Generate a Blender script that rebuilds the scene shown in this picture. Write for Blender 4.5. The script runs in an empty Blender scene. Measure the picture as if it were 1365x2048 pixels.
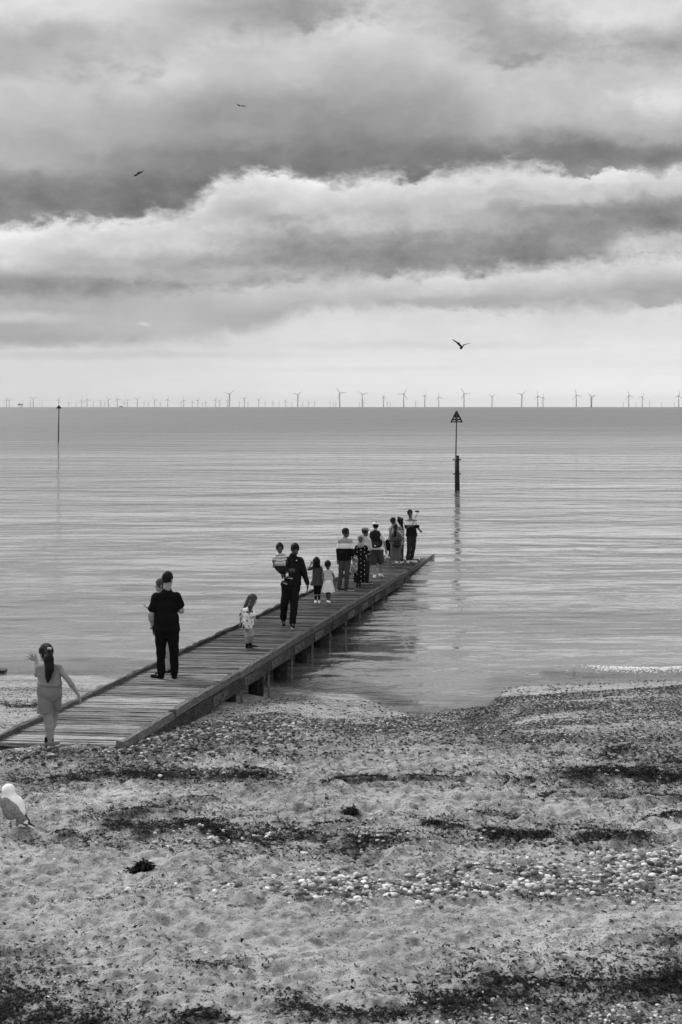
import bpy, math, random
import numpy as np
from mathutils import Vector, Matrix

random.seed(7)
rng = np.random.default_rng(7)
scene = bpy.context.scene
C = scene.collection

# ------------------------------------------------------------------ camera
F = 2844.0            # focal length in photograph pixels (50 mm on a full frame, upright)
HZ = 810.3            # true level line (the sea horizon dips a little below it)
CX = 682.5
EYE = 5.55            # camera height above the water
cam_d = bpy.data.cameras.new('camera')
cam = bpy.data.objects.new('camera', cam_d)
C.objects.link(cam)
cam.location = (0, 0, EYE)
cam.rotation_euler = (math.radians(90), 0, 0)
cam_d.sensor_fit = 'VERTICAL'
cam_d.sensor_height = 36.0
cam_d.sensor_width = 24.0
cam_d.lens = F / 2048 * 36.0
cam_d.shift_y = -(1024 - HZ) / 2048
cam_d.clip_start = 0.1
cam_d.clip_end = 120000
cam_d.dof.use_dof = True
cam_d.dof.focus_distance = 34.0
cam_d.dof.aperture_fstop = 6.3
scene.camera = cam

# ------------------------------------------------------------------ exposure
scene.view_settings.view_transform = 'Standard'
scene.view_settings.look = 'None'
scene.view_settings.exposure = 0.0
scene.view_settings.gamma = 1.0
scene.view_settings.use_curve_mapping = False
scene.cycles.sample_clamp_direct = 1.3
scene.cycles.sample_clamp_indirect = 4.0

# ------------------------------------------------------------------ sun
SUN_EL, SUN_AZ = 40.0, -42.0     # degrees; azimuth measured from +Y (out to sea) towards +X
sun_d = bpy.data.lights.new('sun', 'SUN')
sun_d.energy = 3.2
sun_d.angle = math.radians(12)
sun_d.color = (1, 1, 1)
sun = bpy.data.objects.new('sun', sun_d)
C.objects.link(sun)
sun.rotation_euler = (math.radians(-(90 - SUN_EL)), 0, math.radians(-SUN_AZ))
# the lamp shines along its local -Z; tilt so that light comes from over the sea
sdir = Vector((math.sin(math.radians(SUN_AZ)) * math.cos(math.radians(SUN_EL)),
               math.cos(math.radians(SUN_AZ)) * math.cos(math.radians(SUN_EL)),
               math.sin(math.radians(SUN_EL))))
sun.rotation_euler = sdir.to_track_quat('Z', 'Y').to_euler()

# ------------------------------------------------------------------ world
world = bpy.data.worlds.new('World')
scene.world = world
world.use_nodes = True
WN = world.node_tree.nodes
WL = world.node_tree.links
WN.clear()


class NG:
    """tiny helper for building node trees"""
    def __init__(self, tree):
        self.t = tree

    def node(self, typ, **kw):
        n = self.t.nodes.new(typ)
        for k, v in kw.items():
            setattr(n, k, v)
        return n

    def put(self, sock, v):
        if isinstance(v, bpy.types.NodeSocket):
            self.t.links.new(v, sock)
        elif v is not None:
            sock.default_value = v

    def m(self, op, a, b=None, c=None, clamp=False):
        n = self.node('ShaderNodeMath', operation=op)
        n.use_clamp = clamp
        self.put(n.inputs[0], a)
        if b is not None:
            self.put(n.inputs[1], b)
        if c is not None:
            self.put(n.inputs[2], c)
        return n.outputs[0]

    def vm(self, op, a, b=None, scale=None):
        n = self.node('ShaderNodeVectorMath', operation=op)
        self.put(n.inputs[0], a)
        if b is not None:
            self.put(n.inputs[1], b)
        if scale is not None:
            self.put(n.inputs[3], scale)
        return n.outputs[0] if op not in ('LENGTH', 'DOT_PRODUCT', 'DISTANCE') else n.outputs[1]

    def xyz(self, v):
        n = self.node('ShaderNodeSeparateXYZ')
        self.put(n.inputs[0], v)
        return n.outputs

    def comb(self, x, y, z=0.0):
        n = self.node('ShaderNodeCombineXYZ')
        self.put(n.inputs[0], x); self.put(n.inputs[1], y); self.put(n.inputs[2], z)
        return n.outputs[0]

    def noise(self, vec, scale=1.0, detail=4.0, rough=0.5, dist=0.0, color=False, dims='3D', lac=2.0):
        n = self.node('ShaderNodeTexNoise')
        n.noise_dimensions = dims
        self.put(n.inputs['Vector'], vec)
        self.put(n.inputs['Scale'], scale)
        self.put(n.inputs['Detail'], detail)
        self.put(n.inputs['Roughness'], rough)
        self.put(n.inputs['Lacunarity'], lac)
        self.put(n.inputs['Distortion'], dist)
        return n.outputs['Color' if color else 'Fac']

    def rng(self, v, a, b, c=0.0, d=1.0, smooth=False, clamp=True):
        n = self.node('ShaderNodeMapRange')
        n.interpolation_type = 'SMOOTHSTEP' if smooth else 'LINEAR'
        if not smooth:
            n.clamp = clamp
        for s, x in zip(n.inputs[:5], (v, a, b, c, d)):
            self.put(s, x)
        return n.outputs[0]

    def mix(self, f, a, b):
        """scalar mix"""
        n = self.node('ShaderNodeMix')
        n.data_type = 'FLOAT'
        n.clamp_factor = True
        self.put(n.inputs[0], f); self.put(n.inputs[2], a); self.put(n.inputs[3], b)
        return n.outputs[0]

    def ramp(self, f, pts):
        n = self.node('ShaderNodeValToRGB')
        cr = n.color_ramp
        cr.elements[0].position, cr.elements[1].position = pts[0][0], pts[-1][0]
        for e, p in ((cr.elements[0], pts[0]), (cr.elements[-1], pts[-1])):
            e.color = (p[1], p[1], p[1], 1)
        for p in pts[1:-1]:
            e = cr.elements.new(p[0])
            e.color = (p[1], p[1], p[1], 1)
        self.put(n.inputs[0], f)
        return n.outputs[0]

    def bump(self, h, strength=1.0, dist=1.0, normal=None):
        n = self.node('ShaderNodeBump')
        self.put(n.inputs['Strength'], strength)
        self.put(n.inputs['Distance'], dist)
        self.put(n.inputs['Height'], h)
        if normal is not None:
            self.put(n.inputs['Normal'], normal)
        return n.outputs[0]


W = NG(world.node_tree)
wout = W.node('ShaderNodeOutputWorld')
bg = W.node('ShaderNodeBackground')
SKY_STRENGTH = 0.1
bg.inputs['Strength'].default_value = SKY_STRENGTH
WL.new(bg.outputs[0], wout.inputs[0])
sky = W.node('ShaderNodeTexSky')
sky.sky_type = 'NISHITA'
sky.sun_disc = False
sky.sun_elevation = math.radians(SUN_EL)
sky.sun_rotation = math.radians(SUN_AZ)
bw = W.node('ShaderNodeRGBToBW')
WL.new(sky.outputs[0], bw.inputs[0])
tc = W.node('ShaderNodeTexCoord')
dx, dy, dz = W.xyz(tc.outputs['Generated'])
az = W.m('ARCTAN2', dx, dy)                       # 0 straight out to sea
hl = W.m('SQRT', W.m('ADD', W.m('MULTIPLY', dx, dx), W.m('MULTIPLY', dy, dy)))
tel = W.m('DIVIDE', dz, W.m('MAXIMUM', hl, 0.05))
U = W.m('MULTIPLY_ADD', az, 2.844, 0.6825)
V = W.m('SUBTRACT', 0.8103, W.m('MULTIPLY', tel, 2.844))
P0 = tc.outputs['Generated']
# cloud-lump warping: noise in a frame stretched sideways towards the horizon
Pn = W.comb(W.m('MULTIPLY', az, 2.844), W.m('MULTIPLY', tel, 2.844 * 1.6), 0.0)
w1 = W.vm('SUBTRACT', W.noise(Pn, 3.2, 2.0, 0.5, color=True), (0.5, 0.5, 0.5))
w2 = W.vm('SUBTRACT', W.noise(Pn, 13.0, 9.0, 0.66, color=True), (0.5, 0.5, 0.5))
near_h = W.rng(V, 0.45, 0.75, 1.0, 0.15)          # calmer edges low down
w2x, w2y, _ = W.xyz(w2)
wx = W.m('ADD', W.m('MULTIPLY', W.xyz(w1)[0], 0.16), W.m('MULTIPLY', w2x, 0.10))
wy = W.m('MULTIPLY', near_h, W.m('ADD', W.m('MULTIPLY', W.xyz(w1)[1], 0.06), W.m('MULTIPLY', w2y, 0.07)))
Uw = W.m('ADD', U, wx)
Vw = W.m('ADD', V, wy)
U01 = W.m('DIVIDE', U, 1.5)


def paint(val, blobs):
    """(u, v, half width, half height, tone, strength, softness)"""
    for (bu, bv, su, sv, tone, al, soft) in blobs:
        a_ = W.m('MULTIPLY', W.m('SUBTRACT', Uw, bu), 1.0 / su)
        b_ = W.m('MULTIPLY', W.m('SUBTRACT', Vw, bv), 1.0 / sv)
        r2 = W.m('ADD', W.m('MULTIPLY', a_, a_), W.m('MULTIPLY', b_, b_))
        k = W.rng(W.m('SQRT', r2), 1.15, max(0.05, 1.15 - soft * 1.15), 0.0, al, smooth=True)
        val = W.mix(k, val, tone)
    return val


def edge_curve(pts):
    return W.ramp(U01, [(u / 1.5, v) for u, v in pts])


# billows along the upper rim of a bank: rounded lumps of several sizes
bil = W.m('ABSOLUTE', W.m('SUBTRACT', W.noise(Pn, 9.0, 6.0, 0.6), 0.5))
bil2 = W.m('ABSOLUTE', W.m('SUBTRACT', W.noise(Pn, 26.0, 6.0, 0.65), 0.5))
rim = W.m('MULTIPLY', near_h, W.m('ADD', W.m('MULTIPLY', W.m('SUBTRACT', bil, 0.09), 0.14), W.m('MULTIPLY', W.m('SUBTRACT', bil2, 0.09), 0.03)))
rim = W.m('ADD', rim, W.m('MULTIPLY', near_h, W.m('ADD', W.m('MULTIPLY', W.xyz(w1)[1], 0.04), W.m('MULTIPLY', w2y, 0.040))))


soft_n = W.noise(Pn, 4.5, 4.0, 0.6)


def bank(val, curve, below, top, bottom, thick, soft, blobs, power=1.0):
    """a cloud bank whose crisp sunlit rim follows curve and that darkens downwards to its base"""
    e = W.m('ADD', edge_curve(curve), rim)
    soft = W.m('MULTIPLY', W.rng(soft_n, 0.34, 0.62, 0.6, 4.8), soft)
    k = W.rng(V, W.m('SUBTRACT', e, W.m('MULTIPLY', soft, 0.5)), W.m('ADD', e, W.m('MULTIPLY', soft, 0.5)), 0.0, 1.0, smooth=True)
    t = W.m('DIVIDE', W.m('SUBTRACT', Vw, e), thick, clamp=True)
    t = W.m('POWER', t, power)
    tone = W.mix(t, top, bottom)
    tone = paint(tone, blobs)
    return W.mix(k, val, tone)


# upper sky and the highest clouds
val = W.ramp(W.m('MULTIPLY_ADD', Vw, 0.5, 0.5, clamp=True),     # V=-1 -> 0, V=1 -> 1
             [(0.0, 0.95), (0.40, 0.95), (0.46, 0.88), (0.5, 0.79), (0.56, 0.70), (0.66, 0.62), (1.0, 0.62)])
val = paint(val, [
    (0.14, 0.02, 0.34, 0.07, 0.86, 0.9, 0.9), (0.10, 0.125, 0.22, 0.06, 0.69, 0.9, 0.9), (0.05, 0.22, 0.26, 0.05, 0.78, 0.8, 0.9),
    (0.58, 0.03, 0.30, 0.070, 0.60, 0.95, 0.9), (0.98, 0.04, 0.18, 0.10, 0.64, 0.9, 0.9), (0.40, 0.12, 0.20, 0.05, 0.74, 0.8, 0.9),
    (1.24, 0.03, 0.26, 0.05, 0.86, 0.9, 0.7), (1.14, 0.125, 0.44, 0.050, 0.60, 0.95, 0.9), (0.05, 0.31, 0.20, 0.05, 0.68, 0.8, 1.0)])
# main bank, its rim high up on the right, its dark base across the middle
val = bank(val, [(0.0, 0.20), (0.30, 0.16), (0.42, 0.11), (0.52, 0.10), (0.60, 0.085), (0.70, 0.055), (0.82, 0.065), (0.92, 0.10), (1.0, 0.155), (1.10, 0.145), (1.20, 0.145), (1.30, 0.165), (1.5, 0.15)],
           None, 0.86, 0.50, 0.25, 0.05, [
    (0.12, 0.22, 0.30, 0.07, 0.74, 0.8, 1.0), (0.50, 0.24, 0.36, 0.07, 0.58, 0.8, 1.0), (1.20, 0.24, 0.34, 0.05, 0.76, 0.75, 1.0), (1.34, 0.20, 0.12, 0.06, 0.92, 0.8, 0.9),
    (0.04, 0.33, 0.18, 0.035, 0.70, 0.7, 1.0), (0.80, 0.325, 0.75, 0.050, 0.46, 0.9, 0.9), (1.20, 0.325, 0.36, 0.030, 0.47, 0.9, 0.8), (0.12, 0.405, 0.34, 0.060, 0.48, 0.9, 0.8),
    (0.34, 0.40, 0.16, 0.060, 0.43, 0.9, 0.7), (0.22, 0.305, 0.05, 0.025, 0.66, 0.7, 1.0)], 0.8)
# middle bank: brilliant rim, dark base
val = bank(val, [(0.0, 0.478), (0.08, 0.465), (0.14, 0.452), (0.22, 0.452), (0.30, 0.440), (0.37, 0.432), (0.41, 0.395), (0.44, 0.362), (0.52, 0.355), (0.62, 0.372), (0.70, 0.372), (0.78, 0.360), (0.90, 0.352), (1.02, 0.340), (1.12, 0.348), (1.22, 0.352), (1.5, 0.352)],
           None, 0.92, 0.58, 0.11, 0.015, [(0.80, 0.445, 0.34, 0.036, 0.70, 0.9, 1.0), (0.47, 0.455, 0.16, 0.03, 0.78, 0.7, 1.0), (1.05, 0.41, 0.40, 0.02, 0.74, 0.7, 1.0), (0.30, 0.545, 0.5, 0.02, 0.70, 0.8, 1.0), 
    (1.26, 0.445, 0.34, 0.045, 0.50, 0.95, 0.9), (1.00, 0.445, 0.22, 0.025, 0.66, 0.8, 1.0), (0.75, 0.44, 0.22, 0.03, 0.76, 0.7, 0.9), (0.57, 0.440, 0.08, 0.018, 0.60, 0.9, 0.9),
    (0.28, 0.490, 0.30, 0.030, 0.80, 0.8, 0.9), (0.18, 0.525, 0.30, 0.016, 0.70, 0.8, 1.0), (1.12, 0.400, 0.34, 0.018, 0.74, 0.8, 1.0), (0.02, 0.52, 0.12, 0.03, 0.82, 0.8, 0.8), (0.92, 0.515, 0.40, 0.036, 0.50, 0.95, 0.9), (1.33, 0.50, 0.12, 0.025, 0.78, 0.8, 0.8),
    (0.10, 0.580, 0.42, 0.034, 0.54, 0.95, 0.9), (0.48, 0.545, 0.24, 0.014, 0.66, 0.8, 0.9), (1.02, 0.385, 0.05, 0.02, 0.72, 0.8, 1.0)], 1.0)
# low bank
val = bank(val, [(0.0, 0.607), (0.2, 0.602), (0.35, 0.592), (0.50, 0.578), (0.65, 0.565), (0.80, 0.556), (0.95, 0.549), (1.10, 0.543), (1.25, 0.530), (1.5, 0.52)],
           None, W.rng(U, 0.3, 0.9, 0.70, 0.89), 0.67, 0.06, 0.016, [
    (1.00, 0.604, 0.46, 0.014, 0.66, 0.9, 0.9), (0.30, 0.655, 0.30, 0.032, 0.71, 0.9, 0.9), (0.05, 0.64, 0.16, 0.016, 0.80, 0.8, 0.9), (0.3, 0.652, 0.03, 0.006, 0.84, 0.7, 1.0)])
# clear low air
val = bank(val, [(0.0, 0.700), (0.20, 0.692), (0.42, 0.676), (0.53, 0.660), (0.58, 0.632), (0.64, 0.622), (0.80, 0.618), (1.0, 0.628), (1.2, 0.622), (1.5, 0.612)],
           None, 0.84, 0.92, 0.16, 0.012, [
    (0.20, 0.712, 0.44, 0.010, 0.79, 0.7, 0.8), (0.85, 0.692, 0.40, 0.010, 0.83, 0.6, 0.8), (0.55, 0.738, 0.5, 0.008, 0.85, 0.5, 0.9)])
# fine structure inside the clouds
d1 = W.m('SUBTRACT', W.noise(Pn, 6.5, 10.0, 0.62), 0.5)
d2 = W.m('SUBTRACT', W.noise(W.comb(W.m('MULTIPLY', az, 4.0), W.m('MULTIPLY', tel, 60.0), 3.0), 1.0, 5.0, 0.6), 0.5)
val = W.m('ADD', val, W.m('MULTIPLY', d1, W.m('MULTIPLY', W.rng(V, 0.30, 0.42, 0.19, 0.32), W.rng(V, 0.52, 0.70, 1.0, 0.12))))
val = W.m('ADD', val, W.m('MULTIPLY', W.m('SUBTRACT', bil, 0.09), W.m('MULTIPLY', W.rng(V, 0.28, 0.42, -0.18, -0.38), W.rng(V, 0.5, 0.66, 1.0, 0.1))))
val = W.m('ADD', val, W.m('MULTIPLY', d2, W.rng(V, 0.50, 0.66, 0.0, 0.09)))
# the air brightens a little towards the right, as over this sea
val = W.m('ADD', val, W.m('MULTIPLY', W.rng(U, 0.1, 1.2, -1.0, 1.0), W.rng(V, 0.6, 0.8, 0.0, 0.035)))
val = W.m('MINIMUM', W.m('MAXIMUM', val, 0.2), 0.955)
lin = W.m('POWER', val, 2.2)
cloud = W.m('DIVIDE', lin, SKY_STRENGTH)
tot = W.mix(0.97, bw.outputs[0], cloud)
WL.new(tot, bg.inputs['Color'])
world.cycles.sampling_method = 'MANUAL'
world.cycles.sample_map_resolution = 512

# ------------------------------------------------------------------ helpers
def P(px, py, Y):
    """photograph pixel at depth Y -> world point"""
    return Vector(((px - CX) * Y / F, Y, EYE - (py - HZ) * Y / F))


def tag(o, label=None, category=None, group=None, kind=None):
    if label: o['label'] = label
    if category: o['category'] = category
    if group: o['group'] = group
    if kind: o['kind'] = kind
    return o


def thing(name, label, category, loc=(0, 0, 0), rz=0.0, group=None):
    o = bpy.data.objects.new(name, None)
    o.empty_display_size = 0.2
    C.objects.link(o)
    o.location = loc
    o.rotation_euler = (0, 0, rz)
    tag(o, label, category, group)
    return o


def link(name, me, parent=None, loc=None):
    o = bpy.data.objects.new(name, me)
    C.objects.link(o)
    if parent is not None:
        o.parent = parent
    if loc is not None:
        o.location = loc
    return o


def np_mesh(name, v, faces, mat=None, smooth=True, col=None, attr='tint'):
    """v (n,3); faces (m,3) or (m,4)"""
    v = np.asarray(v, dtype=np.float32)
    faces = np.asarray(faces, dtype=np.int32)
    me = bpy.data.meshes.new(name)
    k = faces.shape[1]
    me.vertices.add(len(v)); me.vertices.foreach_set('co', v.ravel())
    me.loops.add(faces.size); me.loops.foreach_set('vertex_index', faces.ravel())
    me.polygons.add(len(faces))
    me.polygons.foreach_set('loop_start', np.arange(0, faces.size, k, dtype=np.int32))
    me.polygons.foreach_set('loop_total', np.full(len(faces), k, dtype=np.int32))
    me.polygons.foreach_set('use_smooth', np.full(len(faces), smooth, dtype=bool))
    me.update(calc_edges=True)
    if col is not None:
        a = me.attributes.new(attr, 'FLOAT', 'POINT')
        a.data.foreach_set('value', np.asarray(col, dtype=np.float32))
    if mat: me.materials.append(mat)
    return me


class MB:
    """collects boxes and bars for one mesh"""
    def __init__(self):
        self.v, self.f = [], []

    def box(self, c, s, rot=None, taper=1.0):
        b = len(self.v)
        for z in (-1, 1):
            k = taper if z > 0 else 1.0
            for x, y in ((-1, -1), (1, -1), (1, 1), (-1, 1)):
                p = Vector((x * s[0] / 2 * k, y * s[1] / 2 * k, z * s[2] / 2))
                if rot is not None: p = rot @ p
                self.v.append(tuple(Vector(c) + p))
        for q in ((0, 3, 2, 1), (4, 5, 6, 7), (0, 1, 5, 4), (1, 2, 6, 5), (2, 3, 7, 6), (3, 0, 4, 7)):
            self.f.append(tuple(b + i for i in q))
        return self

    def tube(self, pts, radii, n=8, caps=True, squash=None):
        pts = [Vector(p) for p in pts]
        if not isinstance(radii, (list, tuple)): radii = [radii] * len(pts)
        b = len(self.v)
        up0 = Vector((0, 0, 1))
        for i, p in enumerate(pts):
            d = (pts[min(i + 1, len(pts) - 1)] - pts[max(i - 1, 0)]).normalized()
            u = d.cross(up0) if abs(d.z) < 0.85 else d.cross(Vector((0.0, 1.0, 0.0)))
            if u.length < 1e-3: u = d.cross(Vector((0, 1, 0)))
            u.normalize(); w = d.cross(u)
            for j in range(n):
                a = 2 * math.pi * j / n
                self.v.append(tuple(p + (u * math.cos(a) + w * math.sin(a) * (squash or 1)) * radii[i]))
        for i in range(len(pts) - 1):
            for j in range(n):
                a = b + i * n + j; c = b + i * n + (j + 1) % n
                self.f.append((a, c, c + n, a + n))
        if caps:
            self.f.append(tuple(b + j for j in range(n))[::-1])
            self.f.append(tuple(b + (len(pts) - 1) * n + j for j in range(n)))
        return self

    def mesh(self, name, mat=None, smooth=False):
        me = bpy.data.meshes.new(name)
        me.from_pydata(self.v, [], self.f)
        if smooth:
            me.polygons.foreach_set('use_smooth', [True] * len(me.polygons))
        if mat: me.materials.append(mat)
        return me

    def build(self, name, mat=None, parent=None, smooth=False, loc=None):
        return link(name, self.mesh(name, mat, smooth), parent, loc)


def hash2(ix, iy, seed):
    h = (ix.astype(np.int64) * 374761393 + iy.astype(np.int64) * 668265263 + seed * 1442695041) & 0xFFFFFFFF
    h = ((h ^ (h >> 13)) * 1274126177) & 0xFFFFFFFF
    h = h ^ (h >> 16)
    return (h & 0xFFFFFF) / float(0xFFFFFF)


def vnoise(x, y, seed=0):
    x = np.asarray(x, float); y = np.asarray(y, float)
    ix = np.floor(x); iy = np.floor(y)
    fx = x - ix; fy = y - iy
    fx = fx * fx * fx * (fx * (fx * 6 - 15) + 10); fy = fy * fy * fy * (fy * (fy * 6 - 15) + 10)
    a = hash2(ix, iy, seed); b = hash2(ix + 1, iy, seed); c = hash2(ix, iy + 1, seed); d = hash2(ix + 1, iy + 1, seed)
    return (a * (1 - fx) + b * fx) * (1 - fy) + (c * (1 - fx) + d * fx) * fy - 0.5


def fbm(x, y, oct=4, seed=0, gain=0.5):
    s, a = 0.0, 1.0
    for o in range(oct):
        s = s + a * vnoise(x * 2 ** o + 17.3 * o, y * 2 ** o - 9.1 * o, seed + o)
        a *= gain
    return s


# ------------------------------------------------------------------ materials
def principled(name, grey=0.3, rough=0.8, spec=0.3):
    m = bpy.data.materials.new(name)
    m.use_nodes = True
    g = NG(m.node_tree)
    b = m.node_tree.nodes['Principled BSDF']
    b.inputs['Base Color'].default_value = (grey, grey, grey, 1)
    b.inputs['Roughness'].default_value = rough
    b.inputs['Specular IOR Level'].default_value = spec
    m['spec'] = spec
    return m, g, b


def cloth_mat(name, grey, var=0.15, rough=0.9, bump=0.3):
    m, g, b = principled(name, grey, rough, 0.06)
    t = g.node('ShaderNodeTexCoord').outputs['Object']
    n = g.noise(t, 9.0, 4.0, 0.6)
    n2 = g.noise(t, 220.0, 2.0, 0.5)
    f = g.m('MULTIPLY', g.m('ADD', g.m('MULTIPLY', g.m('SUBTRACT', n, 0.5), var * 2), 1.0), grey)
    g.t.links.new(f, b.inputs['Base Color'])
    h = g.m('ADD', g.m('MULTIPLY', n, 0.02), g.m('MULTIPLY', n2, 0.0015))
    g.t.links.new(g.bump(h, bump, 1.0), b.inputs['Normal'])
    return m


M = {}
for nm, gr in (('black', 0.008), ('near_black', 0.014), ('charcoal', 0.03), ('dark_grey', 0.06), ('mid_grey', 0.14),
               ('light_grey', 0.34), ('pale_grey', 0.48), ('white_cloth', 0.74)):
    M[nm] = cloth_mat(nm + '_fabric', gr)
M['skin_dark'] = principled('brown_skin', 0.085, 0.6, 0.2)[0]
M['shorts_grey'] = cloth_mat('shorts_fabric', 0.19, 0.2, 0.9, 0.6)
M['soft_grey'] = cloth_mat('soft_grey_fabric', 0.22, 0.15, 0.9, 0.5)
M['skin_mid'] = principled('tanned_skin', 0.25, 0.6, 0.2)[0]
M['skin_light'] = principled('pale_skin', 0.26, 0.6, 0.2)[0]
M['eye'] = principled('dark_eye', 0.01, 0.2, 0.5)[0]
M['sole'] = principled('white_rubber_sole', 0.7, 0.6, 0.3)[0]
M['metal_dark'] = principled('dark_painted_metal', 0.012, 0.5, 0.4)[0]
M['plastic_black'] = principled('black_plastic', 0.01, 0.35, 0.5)[0]


def hair_mat(name, grey):
    m, g, b = principled(name, grey, 0.6, 0.1)
    t = g.node('ShaderNodeTexCoord').outputs['Object']
    sx, sy, sz = g.xyz(t)
    n = g.noise(g.comb(g.m('MULTIPLY', sx, 90.0), g.m('MULTIPLY', sy, 90.0), g.m('MULTIPLY', sz, 8.0)), 1.0, 3.0, 0.6)
    g.t.links.new(g.m('MULTIPLY', g.rng(n, 0.3, 0.7, 0.5, 1.7), grey), b.inputs['Base Color'])
    g.t.links.new(g.bump(n, 0.6, 0.01), b.inputs['Normal'])
    return m


M['hair_black'] = hair_mat('black_hair', 0.01)
M['hair_brown'] = hair_mat('brown_hair', 0.055)

# ------------------------------------------------------------------ beach shape
SHX = np.array([-400, -60, -9, -7.0, -5.1, -3.5, -2.0, -0.8, 0.36, 0.98, 1.33, 1.99, 2.75, 3.2, 4.3, 7.0, 12, 60, 400.0])
SHY = np.array([30, 30, 29.4, 29.1, 29.1, 28.8, 28.3, 27.9, 27.2, 25.8, 25.2, 25.5, 26.2, 27.7, 28.3, 28.6, 29.8, 30, 30.0])
PT = np.array([-500, -60, -10, -3, -1, 0, 0.8, 1.6, 3.7, 6.7, 9.8, 14, 20, 30, 60, 460.0])
PZ = np.array([-9, -3, -0.8, -0.3, -0.1, 0, 0.045, 0.14, 0.42, 0.77, 1.07, 1.20, 1.34, 2.4, 3.3, 4.0])


def smooth01(t):
    t = np.clip(t, 0, 1)
    return t * t * (3 - 2 * t)


def beach_base(x, y):
    x = np.asarray(x, float); y = np.asarray(y, float)
    sh = np.interp(x, SHX, SHY)
    w = smooth01((y - 19.0) / 5.5)
    t = (28.2 - y) + (sh - 28.2) * w + 0.5 * fbm(x * 0.9, y * 0.9, 3, 11) * smooth01((y - 22) / 4)
    z = np.interp(t, PT, PZ)
    return z + 0.10 * fbm(x * 0.22, y * 0.22, 2, 3) * smooth01((26 - y) / 6)


def sproj(x, y, z):
    return CX + F * x / y, HZ + F * (EYE - z) / y


def seg_d(px, py, pts):
    """distance (in photograph px, rows weighted) to a polyline of (x, y)"""
    best = np.full(np.shape(px), 1e9)
    for (x0, y0), (x1, y1) in zip(pts[:-1], pts[1:]):
        dx_, dy_ = x1 - x0, y1 - y0
        t = np.clip(((px - x0) * dx_ + (py - y0) * dy_ * 9) / (dx_ * dx_ + dy_ * dy_ * 9 + 1e-6), 0, 1)
        q = np.hypot((px - x0 - t * dx_) / 3.0, (py - y0 - t * dy_))
        best = np.minimum(best, q)
    return best


WEED = [  # strand lines: polyline, half thickness, density
    ([(60, 1562), (130, 1559), (260, 1551), (400, 1555), (545, 1556)], 5, 1.0),
    ([(680, 1564), (780, 1558), (870, 1558), (960, 1552)], 4.5, 0.9),
    ([(1010, 1560), (1060, 1563)], 3, 0.8),
    ([(1140, 1556), (1240, 1546), (1300, 1552), (1420, 1562)], 10, 1.0),
    ([(1210, 1519), (1300, 1521), (1365, 1523)], 3, 0.8),
    ([(1080, 1590), (1380, 1597)], 3, 0.5),
    ([(225, 1629), (300, 1620), (395, 1618)], 3.5, 0.8),
    ([(340, 1598), (430, 1598)], 2.5, 0.5),
    ([(125, 1668), (170, 1658), (240, 1655), (290, 1666)], 8, 0.8),
    ([(215, 1650), (250, 1648), (290, 1656)], 7, 0.7),
    ([(330, 1655), (390, 1650), (450, 1670), (500, 1682), (560, 1670), (640, 1680), (760, 1678)], 13, 0.62),
    ([(690, 1700), (760, 1704)], 4, 0.5),
    ([(860, 1648), (900, 1662), (980, 1668), (1090, 1666)], 7, 0.95),
    ([(1130, 1680), (1180, 1672), (1275, 1678)], 6, 0.9),
    ([(1270, 1640), (1365, 1632)], 4, 0.7),
    ([(970, 1625), (1050, 1632)], 3, 0.6),
    ([(640, 1650), (760, 1640)], 4, 0.4),
    ([(900, 2010), (1010, 1975), (1150, 1990), (1260, 1985), (1400, 1960)], 24, 0.7),
    ([(330, 2045), (560, 2012), (700, 2030), (900, 2015)], 14, 0.6),
    ([(-30, 2000), (40, 2040)], 40, 0.6),
    ([(-30, 2048), (160, 2055)], 30, 0.5),
    ([(1060, 1800), (1240, 1790)], 9, 0.12),
    ([(1370, 1870), (1300, 1880)], 4, 0.3),
    ([(380, 1935), (480, 1920)], 8, 0.25),
    ([(1100, 1510), (1250, 1500)], 4, 0.4),
    ([(800, 1345 + 60), (830, 1425)], 2, 0.2),
    ([(20, 1412), (70, 1412)], 3, 0.35),
]


def weed_density(x, y, px, py):
    d = np.zeros(np.shape(px))
    wob = 7 * fbm(x * 1.1, y * 1.1, 3, 51)
    for pts, th, den in WEED:
        q = seg_d(px, py + wob * min(1.0, th / 6), pts)
        d = np.maximum(d, den * np.maximum(np.exp(-(q / th) ** 2), 0.22 * np.exp(-(q / (2.6 * th + 4)) ** 2)))
    br = 0.42 + 1.5 * fbm(x * 3.1, y * 4.1, 3, 77) + 0.7 * fbm(x * 1.2, y * 3.0, 2, 78)
    return np.clip(d * np.clip(br + 0.35, 0, 1.2) * 1.25, 0, 1)


def shingle_density(x, y, px, py):
    """small stones of the bank along the water and around the jetty foot"""
    up = np.interp(px, [0, 240, 250, 430, 560, 640, 760, 830, 985, 1365], [1500, 1496, 1480, 1432, 1420, 1434, 1432, 1428, 1392, 1368])
    lo = np.interp(px, [0, 300, 700, 1000, 1365], [1540, 1548, 1535, 1520, 1525])
    e = smooth01((py - up) / 9.0) * smooth01((lo - py) / 42.0)
    e = np.maximum(e, 0.16 * smooth01((py - up + 34) / 9.0) * smooth01((lo - py) / 42.0) * np.where(px < 820, 1.0, 0.7))
    n = 0.62 + 1.1 * fbm(x * 0.8, y * 1.3, 4, 21)
    core = np.interp(px, [0, 250, 500, 700, 900, 1365], [0.55, 0.6, 0.55, 0.75, 1.0, 0.9])
    d = e * np.clip(n, 0, 1) * core
    thin = np.exp(-((px - 1300) / 110) ** 2 - ((py - 1450) / 28) ** 2)       # sandy patch on the right
    d = d * (1 - 0.65 * thin)
    lens = np.exp(-((px - 400) / 130) ** 2 - ((py - 1546) / 9) ** 2)
    lens2 = np.exp(-((px - 1260) / 110) ** 2 - ((py - 1548) / 10) ** 2)
    return np.clip(d + 0.9 * lens + 0.6 * lens2, 0, 1)


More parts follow.
